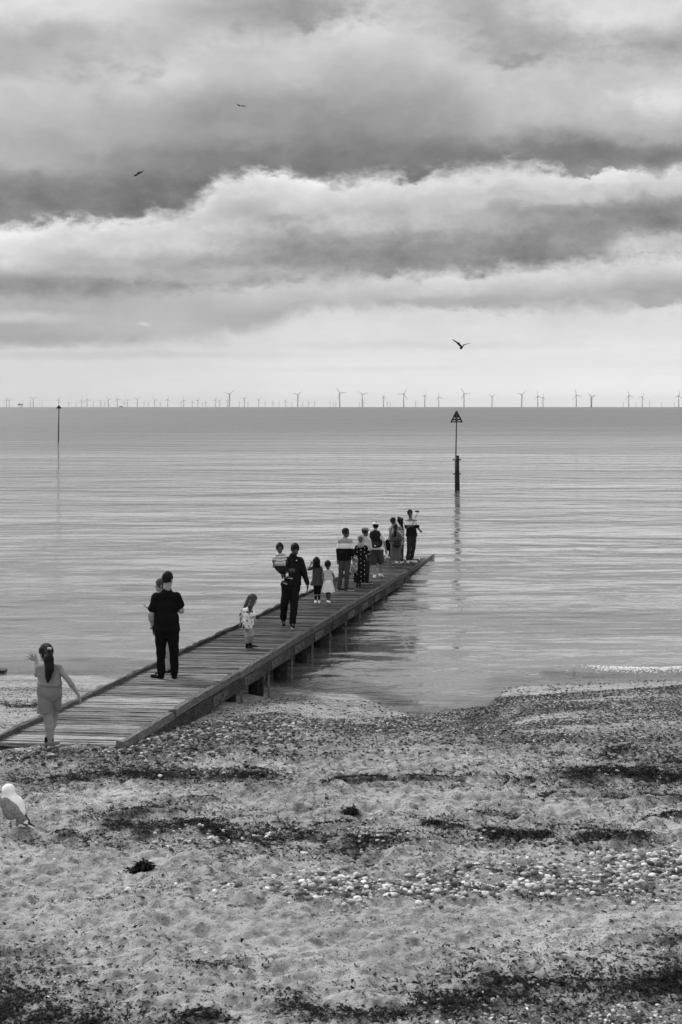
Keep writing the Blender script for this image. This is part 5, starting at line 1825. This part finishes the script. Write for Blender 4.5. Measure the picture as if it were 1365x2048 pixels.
# 9 --- man in colour-block jumper
f = Figure((688, 1180.5), 'person, man in pale and black colour block jumper and grey trousers looking to the side', face=(.45, -.9, 0), skin='skin_dark', h=0.013)
j = joints(f, head=(692, 1065, -.02), neck=(690.5, 1074, 0), shL=(681.5, 1080, 0), shR=(700, 1080, 0), elL=(677, 1101, .02), wrL=(676.8, 1119, -.02), elR=(704, 1100, -.02), wrR=(706, 1114, -.06),
           hipL=(684.5, 1121, 0), hipR=(695.5, 1121, 0), knL=(682, 1150, 0), knR=(694.5, 1149, -.02), anL=(678.5, 1174.5, .02), anR=(693, 1173.5, 0))
ft = {'L': (.85, -.5, -.03), 'R': (.9, -.5, -.03)}
f.body(j, 0.97, ft, head=.090, head_face=(.95, -.4, 0))
m_blk, g, b = principled('colour_block_knit', 0.4, 0.9, 0.1)
t = g.node('ShaderNodeTexCoord').outputs['Object']
zz_ = g.xyz(t)[2]
z1_, z2_ = f.J(0, 1086.5)[2], f.J(0, 1096.5)[2]
g.t.links.new(g.mix(g.m('GREATER_THAN', zz_, float(z2_)), 0.008, g.mix(g.m('GREATER_THAN', zz_, float(z1_)), 0.72, 0.34)), b.inputs['Base Color'])
f.top('jumper', m_blk, f.J(0, 1120.5)[2], 1.95, 0.022)
f.legs('trousers', M['dark_grey'], 1.95, 0.014, 0.005, cuff=.062)
f.hair(M['hair_black'], 'short', puff=.012)
for s_ in 'LR': f.shoe(s_, M['charcoal'], ft, True, 1.15)
gl = MB()
c, hf, hu, hs = f.hc, f.hf, f.hu, f.hsd
gl.tube([c + hs * .07 - hf * .0, c + hs * .06 + hf * .095, c + hf * .105, c - hs * .06 + hf * .095, c - hs * .07 - hf * .0], .006, 5)
gl.build('glasses', M['plastic_black'], f.t)

# 10 --- woman with headscarf and dotted dress
f = Figure((718.5, 1173.5), 'person, woman in pale headscarf and long black dress with white dots', face=(-.05, -1, 0), skin='skin_dark', h=0.013)
j = joints(f, head=(722, 1077, -.03), neck=(722.5, 1086, 0), shL=(714.5, 1093, 0), shR=(731, 1093, 0), elL=(708.5, 1107, -.03), wrL=(713, 1115, -.14), elR=(736.5, 1104, .0), wrR=(736, 1115, -.02),
           hipL=(717, 1130, 0), hipR=(727, 1130, 0), knL=(716, 1152, 0), knR=(724, 1152, -.04), anL=(715, 1169, 0), anR=(720.5, 1168.5, -.06))
f.body(j, 0.86, None, head=.086)
m_dot, g, b = principled('dotted_dress', 0.01, 0.9, 0.1)
t = g.node('ShaderNodeTexCoord').outputs['Object']
ox, oy, oz = g.xyz(t)
fxn = g.m('SUBTRACT', g.m('FRACT', g.m('MULTIPLY', ox, 1 / .105)), 0.5)
fzn = g.m('SUBTRACT', g.m('FRACT', g.m('MULTIPLY_ADD', oz, 1 / .125, g.m('MULTIPLY', g.m('FLOOR', g.m('MULTIPLY', ox, 1 / .105)), 0.5))), 0.5)
dd_ = g.m('SQRT', g.m('ADD', g.m('MULTIPLY', fxn, fxn), g.m('MULTIPLY', fzn, fzn)))
g.t.links.new(g.mix(g.m('MULTIPLY', g.m('LESS_THAN', dd_, 0.13), g.m('GREATER_THAN', g.noise(t, 5.0, 1.0), 0.42)), 0.010, 0.42), b.inputs['Base Color'])
f.top('dress', m_dot, f.J(0, 1126)[2], 1.9, 0.020, 0.0, 0.005)
f.skirt('dress_skirt', m_dot, f.J(0, 1119)[2], f.J(0, 1165)[2], .15, .215, pleats=7)
c, hf, hu = f.hc, f.hf, f.hu
R_ = np.stack([f.hsd, hf, hu], -1)
f.add('headscarf', SDF(.03).el(c + hu * .02 - hf * .012, (.098, .108, .115), R_).rc(c - hu * .06 - hf * .02, f.J(722, 1090), .085, .105).el(c + hf * .12 - hu * .02, (.062, .085, .088), R_, .012, True).mesh('headscarf', M['light_grey'], .011, .004, 18))
for s_ in 'LR': f.shoe(s_, M['near_black'], None, False, 1.0)
bag = thing('tote_bag', 'pale patterned cloth bag hanging from the arm of the woman in the dotted dress', 'bag', P(709, 1146, 40.2))
m_bag, g, b = principled('patterned_cloth', 0.5, 0.9, 0.1)
t = g.node('ShaderNodeTexCoord').outputs['Object']
g.t.links.new(g.rng(g.noise(t, 13.0, 2.0), 0.42, 0.56, 0.62, 0.16), b.inputs['Base Color'])
def on(o_, px, py, Y_): return np.array(P(px, py, Y_) - o_.location)
S = SDF(.03)
S.rc(on(bag, 712, 1118, 40.35), on(bag, 707.5, 1138, 40.4), .06, .12, (TOWARD, .6)).rc(on(bag, 704, 1128, 40.35), on(bag, 706, 1141, 40.35), .05, .09, (TOWARD, .6))
link('bag_body', S.mesh('bag_body', m_bag, .014, .012, 25), bag)
link('handle', MB().tube([on(bag, 710, 1112, 40.4), on(bag, 714, 1112, 40.35), on(bag, 713.5, 1120, 40.35)], .014, 6).mesh('handle', m_bag, True), bag)

# 11 --- man with flat cap behind her
f = Figure((731, 1167.5), 'person, man in grey flat cap half hidden behind the woman with the headscarf', face=(.7, -.6, 0), skin='skin_dark', h=0.014)
j = joints(f, head=(731, 1064, 0), neck=(731, 1073, 0), shL=(722.5, 1079, 0), shR=(738, 1079, .04), elL=(720, 1098, .02), wrL=(722, 1112, 0), elR=(741, 1099, .06), wrR=(739, 1113, .02),
           hipL=(726, 1118, 0), hipR=(735, 1118, 0), knL=(726, 1143, 0), knR=(735, 1143, 0), anL=(727, 1162, 0), anR=(735, 1161, 0))
f.body(j, 0.92, None, head=.087, head_face=(.8, -.5, -.25))
f.top('shirt', M['pale_grey'], f.J(0, 1120)[2], 0.9, 0.022)
f.legs('trousers', M['charcoal'], 1.95, 0.014)
f.hair(M['hair_black'], 'short')
c, hf, hu = f.hc, f.hf, f.hu
R_ = np.stack([f.hsd, hf, hu], -1)
f.add('flat_cap', SDF(.02).el(c + hu * .075 - hf * .005, (.095, .115, .055), R_).el(c + hu * .055 + hf * .10, (.065, .05, .016), R_).mesh('flat_cap', M['mid_grey'], .010))
for s_ in 'LR': f.shoe(s_, M['charcoal'], None, True)

# 12 --- man with backpack
f = Figure((756, 1156.5), 'person, man in white shirt, shorts and white cap walking away with a backpack', face=(.05, 1, 0), skin='skin_mid', h=0.013)
j = joints(f, head=(751.8, 1052, .02), neck=(751.5, 1061, 0), shL=(741, 1067, 0), shR=(762, 1067, 0), elL=(736.5, 1083, .04), wrL=(737.5, 1098, .12), elR=(768.5, 1083, .0), wrR=(772, 1100, .02),
           hipL=(746.5, 1101, 0), hipR=(759.5, 1101, 0), knL=(748, 1125, .02), knR=(762, 1123, .08), anL=(750, 1150, -.02), anR=(761, 1147, .24))
ft = {'L': (-.1, 1, -.08), 'R': (.35, .85, -.25)}
f.body(j, 0.98, ft, head=.090, girth=1.08)
f.top('shirt', M['white_cloth'], f.J(0, 1099)[2], 0.75, 0.026, sleeve_r=.085)
f.legs('shorts', M['dark_grey'], 0.95, 0.026, 0.005, wide=.02)
f.hair(M['hair_black'], 'short', puff=.012)
c, hf, hu = f.hc, f.hf, f.hu
R_ = np.stack([f.hsd, hf, hu], -1)
f.add('cap', SDF(.02).el(c + hu * .070, (.094, .108, .060), R_).el(c + hu * .045 + hf * .12, (.07, .06, .012), R_).el(c + hu * .0, (.13, .13, .055), R_, .008, True).mesh('cap', M['white_cloth'], .010))
for s_ in 'LR': f.shoe(s_, M['white_cloth'], ft, True, 1.1)
bp = thing('backpack', 'bulky dark backpack on the back of the man in the white shirt', 'backpack', P(750.5, 1097, 43.1))
S = SDF(.03)
S.rc(on(bp, 746, 1069, 43.15), on(bp, 755, 1069, 43.15), .10, .10, (TOWARD, .9)).rc(on(bp, 744.5, 1086, 43.12), on(bp, 756.5, 1086, 43.12), .145, .145, (TOWARD, .9)).rc(on(bp, 750.5, 1070, 43.12), on(bp, 750.5, 1085, 43.12), .15, .16, (TOWARD, .9))
pb = link('pack', S.mesh('pack', M['near_black'], .014, .007, 22), bp)
link('pocket', SDF(.03).rc(on(bp, 746, 1089, 42.98), on(bp, 755, 1089, 42.98), .085, .085, (TOWARD, .6)).mesh('pocket', M['charcoal'], .012, .004), bp)
link('logo_patch', MB().box(on(bp, 750.5, 1091.5, 42.90), (.05, .02, .03)).mesh('logo_patch', M['white_cloth']), bp)
for px0, px1 in ((744, 741), (757, 761)):
    link('strap', MB().tube([on(bp, px0, 1070, 43.1), on(bp, px0, 1062.5, 43.35), on(bp, px1, 1064, 43.55), on(bp, px1, 1080, 43.58)], .024, 6, squash=.5).mesh('strap', M['near_black'], True), bp)

# 13 --- woman facing right in the far group
f = Figure((790, 1127), 'person, woman with tied dark hair and short pale sleeves, standing left in the far group', face=(.75, -.5, 0), skin='skin_dark', h=0.015)
j = joints(f, head=(786.8, 1042, 0), neck=(786, 1050, 0), shL=(781.5, 1055.5, 0), shR=(793, 1056, .06), elL=(781.5, 1071, -.02), wrL=(787, 1078, -.08), elR=(795, 1070, .1), wrR=(796, 1080, .02),
           hipL=(784, 1087, 0), hipR=(792, 1087, 0), knL=(785, 1106, 0), knR=(792, 1106, 0), anL=(788, 1122, 0), anR=(795, 1122, 0))
f.body(j, 0.88, None, head=.088, head_face=(.9, -.4, 0))
f.top('blouse', M['light_grey'], f.J(0, 1090)[2], 0.75, 0.022)
f.skirt('skirt', M['charcoal'], f.J(0, 1086)[2], f.J(0, 1113)[2], .14, .18, pleats=6)
f.hair(M['hair_black'], 'long', puff=.012)
for s_ in 'LR': f.shoe(s_, M['white_cloth'], None, True)
sb = thing('shoulder_bag', 'dark rounded shoulder bag hanging at the left of the far group', 'bag', P(776, 1100, 49.2))
link('bag_body', SDF(.03).rc(on(sb, 775.5, 1084, 49.2), on(sb, 777, 1095, 49.2), .09, .11, (TOWARD, .6)).rc(on(sb, 779, 1090, 49.25), on(sb, 779.5, 1098, 49.25), .07, .06, (TOWARD, .6)).mesh('bag_body', M['black'], .014, .006, 20), sb)
link('strap', MB().tube([on(sb, 776, 1080, 49.15), on(sb, 781, 1068, 49.1), on(sb, 784, 1056, 49.2)], .012, 6).mesh('strap', M['black'], True), sb)

# 14 --- girl in checked dress with small backpack
f = Figure((792.5, 1135.5), 'person, girl in checked midi dress seen from behind, small backpack on her back', face=(0, 1, 0), skin='skin_mid', h=0.014)
j = joints(f, head=(791.3, 1055, .02), neck=(791.5, 1063.5, 0), shL=(785, 1069, 0), shR=(799, 1069, 0), elL=(781.5, 1082, .04), wrL=(783, 1092, .12), elR=(803, 1081, .05), wrR=(802.5, 1092, .12),
           hipL=(787.5, 1098, 0), hipR=(797, 1098, 0), knL=(787.5, 1115, 0), knR=(798, 1115, 0), anL=(787, 1129, 0), anR=(799, 1129.5, 0))
f.body(j, 0.84, None, head=.086)
m_chk, g, b = principled('checked_cotton', 0.15, 0.9, 0.1)
t = g.node('ShaderNodeTexCoord').outputs['Object']
ox, oy, oz = g.xyz(t)
c1 = g.m('GREATER_THAN', g.m('SINE', g.m('MULTIPLY', ox, 120.0)), 0.2); c2 = g.m('GREATER_THAN', g.m('SINE', g.m('MULTIPLY', oz, 120.0)), 0.2)
g.t.links.new(g.m('ADD', 0.05, g.m('MULTIPLY', g.m('ADD', c1, c2), 0.055)), b.inputs['Base Color'])
f.top('dress', m_chk, f.J(0, 1100)[2], 0.85, 0.024, sleeve_r=.08)
f.skirt('dress_skirt', m_chk, f.J(0, 1092)[2], f.J(0, 1118)[2], .155, .205, pleats=9)
f.hair(M['hair_black'], 'long', extra=[([f.hc + (0, -.06, .0), f.J(790.5, 1064, -.13), f.J(790, 1072, -.14)], [.06, .055, .035])], puff=.012)
for s_ in 'LR': f.shoe(s_, M['near_black'], None, True)
sb = thing('small_backpack', 'small grey backpack worn over the checked dress', 'backpack', P(793.5, 1095, 47.3))
link('pack', SDF(.03).rc(on(sb, 789.5, 1081.5, 47.25), on(sb, 797.5, 1081.5, 47.25), .055, .055).rc(on(sb, 788.8, 1090, 47.25), on(sb, 798, 1090, 47.25), .075, .075).rc(on(sb, 793.3, 1083, 47.25), on(sb, 793.3, 1090, 47.25), .085, .09).mesh('pack', M['charcoal'], .013, .004, 20), sb)
for q in (788, 798):
    link('strap', MB().tube([on(sb, q, 1082, 47.28), on(sb, q, 1068, 47.35)], .014, 6).mesh('strap', M['charcoal'], True), sb)

# 15 --- girl with high ponytail behind
f = Figure((801.5, 1126.5), 'person, girl with high curly ponytail and patterned top, at the back of the far group', face=(.3, 1, 0), skin='skin_dark', h=0.015)
j = joints(f, head=(800, 1042, .02), neck=(801, 1050, 0), shL=(796, 1055, 0), shR=(805, 1055, 0), elL=(794.5, 1069, .03), wrL=(796, 1080, .1), elR=(806.2, 1069, .03), wrR=(803, 1079, .1),
           hipL=(797.5, 1086, 0), hipR=(804, 1086, 0), knL=(798, 1106, 0), knR=(804, 1106, 0), anL=(798, 1122, 0), anR=(804.5, 1122, 0))
f.body(j, 0.84, None, head=.084, waist=.10)
f.top('patterned_top', m_bag, f.J(0, 1090)[2], 0.9, 0.016)
f.legs('trousers', M['charcoal'], 1.9, 0.012)
f.hair(M['hair_black'], 'long', extra=[([f.hc + (-.03, -.03, .10), f.hc + (.06, -.12, .06), f.J(804, 1046, -.14), f.J(805.3, 1053, -.12)], [.05, .055, .05, .03]), ([f.hc + (-.05, 0, .13), f.hc + (-.03, 0, .10)], [.035, .04])], puff=.016)
for s_ in 'LR': f.shoe(s_, M['white_cloth'], None, True)

# 16 --- man with the selfie stick
f = Figure((820.5, 1126.8), 'person, man in block striped T-shirt and jeans holding up a selfie stick', face=(.15, -1, 0), skin='skin_dark', h=0.014)
j = joints(f, head=(820.3, 1026.5, -.02), neck=(821.5, 1036, 0), shL=(814.5, 1042, 0), shR=(831, 1042, 0), elL=(813, 1056, -.10), wrL=(823, 1052.5, -.28), elR=(836, 1055, .05), wrR=(840.5, 1060.5, -.12),
           hipL=(819, 1073, 0), hipR=(828, 1073, 0), knL=(818.5, 1096, -.02), knR=(827.5, 1096, .04), anL=(815.8, 1119.5, -.02), anR=(823, 1119, .1))
ft = {'L': (0, -1, -.03), 'R': (.9, -.5, -.03)}
f.body(j, 1.0, ft, head=.094, head_face=(.1, -1, -.15))
m_blk2, g, b = principled('striped_block_cotton', 0.4, 0.9, 0.1)
t = g.node('ShaderNodeTexCoord').outputs['Object']
zz_ = g.xyz(t)[2]
z1_, z2_ = f.J(0, 1042)[2], f.J(0, 1049.5)[2]
g.t.links.new(g.mix(g.m('GREATER_THAN', zz_, float(z2_)), 0.012, g.mix(g.m('GREATER_THAN', zz_, float(z1_)), 0.72, 0.17)), b.inputs['Base Color'])
f.top('t_shirt', m_blk2, f.J(0, 1071)[2], 0.75, 0.02, sleeve_r=.08)
f.legs('jeans', M['charcoal'], 1.93, 0.014, 0.005, cuff=.068)
f.hair(M['hair_black'], 'short', puff=.014)
for s_ in 'LR': f.shoe(s_, M['white_cloth'], ft, True, 1.12)
ss = thing('selfie_stick', 'thin selfie stick with a dark phone clipped to its top', 'selfie stick', P(825.5, 1049, 49.1))
link('rod', MB().tube([on(ss, 823.8, 1053, 49.1), on(ss, 835.6, 1026.2, 48.9)], [.011, .008], 6).mesh('rod', M['metal_dark']), ss)
link('grip', MB().tube([on(ss, 823.2, 1054, 49.1), on(ss, 826.2, 1047.6, 49.08)], .016, 8).mesh('grip', M['plastic_black'], True), ss)
link('phone', MB().box(on(ss, 834.8, 1023, 48.9), (.13, .02, .065), Matrix.Rotation(.1, 3, 'Y')).mesh('phone', M['plastic_black']), ss)

# ------------------------------------------------------------------ gulls
m_gw = principled('white_feathers', 0.85, 0.8, 0.2)[0]
m_gg, g, b = principled('grey_feathers', 0.2, 0.8, 0.05)
t = g.node('ShaderNodeTexCoord').outputs['Object']
n_ = g.noise(t, 60.0, 3.0, 0.6)
vf = g.node('ShaderNodeTexVoronoi'); g.put(vf.inputs['Vector'], g.vm('MULTIPLY', t, (30.0, 30.0, 48.0))); vf.inputs['Scale'].default_value = 1.0
fe = g.rng(vf.outputs['Distance'], 0.35, 0.75, 1.08, 0.78)
g.t.links.new(g.m('MULTIPLY', fe, g.rng(n_, 0.3, 0.7, 0.17, 0.30)), b.inputs['Base Color'])
g.t.links.new(g.bump(n_, 0.3, 0.01), b.inputs['Normal'])
m_gb = principled('black_feathers', 0.015, 0.6, 0.3)[0]
m_leg = principled('gull_leg', 0.22, 0.6, 0.3)[0]
gp = ground_at(22, 1657)
G = thing('gull', 'large white and grey gull standing on the sand, its back turned', 'gull', gp)
def Q(px, py, d=0.0):
    k = (gp.y + d) / F
    return np.array(((px - CX) * k - gp.x, d, EYE - (py - HZ) * k - gp.z))
kf = gp.y / F
def R2(v): # px -> m
    return v * kf
S = SDF(.02)
S.chain([Q(17.5, 1580, .02), Q(20, 1596, .02), Q(26, 1612, 0), Q(33, 1625, -.02), Q(42, 1637, -.04)], [R2(11.5), R2(13.5), R2(22.5), R2(19), R2(9)])
S.el(Q(17.0, 1579.5, .03), (R2(12.8), R2(14), R2(11.6)), None, .015)
S.rc(Q(40, 1636, -.03), Q(66, 1656, -.10), R2(7), R2(3.2), ((0, .3, 1), .5), .02)
link('body', S.mesh('body', m_gw, .0045), G)
# folded wings: grey sheets over the flanks
S = SDF(.01)
S.chain([Q(12, 1608, -.070), Q(22, 1622, -.085), Q(40, 1636, -.080), Q(53, 1643, -.075)], [R2(14), R2(19), R2(12), R2(6)], ((0.35, 1, 0.15), .45))
w1 = link('wing', S.mesh('wing', m_gg, .0045, .0012, 60), G)
S = SDF(.01)
S.chain([Q(33, 1604, .02), Q(41, 1618, .01), Q(50, 1633, -.02)], [R2(13), R2(11), R2(6)], ((-0.3, 1, 0.15), .6))
w2 = link('wing', S.mesh('wing', m_gg, .0045, .0012, 60), G)
S = SDF(.01)
S.rc(Q(43, 1640, -.085), Q(56, 1646, -.09), R2(5), R2(4), ((0, 1, 0), .4))
link('wing_edge', S.mesh('wing_edge', m_gw, .004), w1)
S = SDF(.008)
S.rc(Q(38, 1644, -.075), Q(56, 1650, -.09), R2(1.6), R2(3.4), ((0, 1, 0), .5)).rc(Q(56, 1645, -.08), Q(70, 1653, -.13), R2(4.2), R2(1.2), ((0, 1, 0.6), .5))
S.rc(Q(50, 1630, -.03), Q(58, 1642, -.07), R2(2.5), R2(3), None)
link('wing_tip', S.mesh('wing_tip', m_gb, .004), G)
link('beak', MB().tube([Q(8, 1580, .06), Q(2, 1583, .09), Q(-3, 1586.5, .105)], [R2(3.0), R2(2.4), R2(.8)], 8).mesh('beak', m_leg, True), G)
link('eye', np_mesh('eye', ICO_V * R2(1.5) + Q(8.6, 1576.8, -.012), ICO_F, M['eye']), G)
for px0, d0 in ((22, -.02), (34, .03)):
    y_f = 1657 if px0 == 22 else 1655
    lg = link('leg', MB().tube([Q(px0 + .6, 1634, d0), Q(px0, y_f - 1.5, d0)], [R2(1.9), R2(1.3)], 8).mesh('leg', m_leg, True), G)
    mt = MB()
    for a in (-.5, 0, .5):
        mt.tube([Q(px0, y_f - 1, d0), Q(px0, y_f - .2, d0) + np.array((-.045 * math.cos(a) - .01, .045 * math.sin(a) + .03, .0))], [R2(1.2), R2(.8)], 5)
    link('foot', mt.mesh('foot', m_leg), lg)


def flying(px, py, Y, pts_l, pts_r, label, body, mat_w, mat_b, thick):
    o_ = P(px, py, Y)
    t = thing('flying_gull', label, 'gull', o_, 0, 'gulls in flight')
    def q(x, y, d=0): return np.array(P(x, y, Y + d) - o_)
    for pts in (pts_l, pts_r):
        S = SDF(.01)
        S.chain([q(*p[:3]) for p in pts], [p[3] for p in pts], ((0, .25, 1), .28))
        link('wing', S.mesh('wing', mat_w, .012), t)
    S = SDF(.03)
    a, b_, c_ = body
    S.rc(q(*a), q(*b_), .058, .05).rc(q(*b_), q(*c_), .045, .03)
    link('body', S.mesh('body', mat_b, .012), t)
    return t


flying(923, 694, 62, [(922, 692.5, 0, .06), (916.5, 686, -.12, .075), (910, 682, -.1, .06), (905, 678.5, .05, .025)],
       [(925, 693, 0, .05), (929, 689.5, .15, .05), (936, 687.5, .2, .035), (944, 685.5, .35, .012)],
       'dark gull with wings in a wide V flying above the arrowed beacon', ((922.5, 696, -.22), (924, 694, .1), (925, 693.5, .3)), M['charcoal'], M['charcoal'], .1)
flying(278, 347, 120, [(277, 347, 0, .13), (273, 350, -.1, .13), (268.5, 352.5, .1, .05)], [(277.5, 346.5, 0, .12), (282, 344.5, -.1, .12), (288, 341.5, .1, .05)],
       'small dark gull gliding with one wing up, high on the left', ((275.5, 346, -.2), (277, 347, .1), (279, 348, .3)), M['charcoal'], M['charcoal'], .1)
flying(482.5, 212, 150, [(481.5, 212, 0, .12), (477.5, 210, -.1, .11), (474, 207.5, .1, .05)], [(483.5, 212, 0, .12), (488, 212, -.1, .11), (493, 212.5, .1, .05)],
       'tiny pale-bodied gull, highest in the sky left of the middle', ((482, 212.5, -.2), (482.5, 212.2, .1), (483, 212, .3)), M['dark_grey'], m_gw, .1)
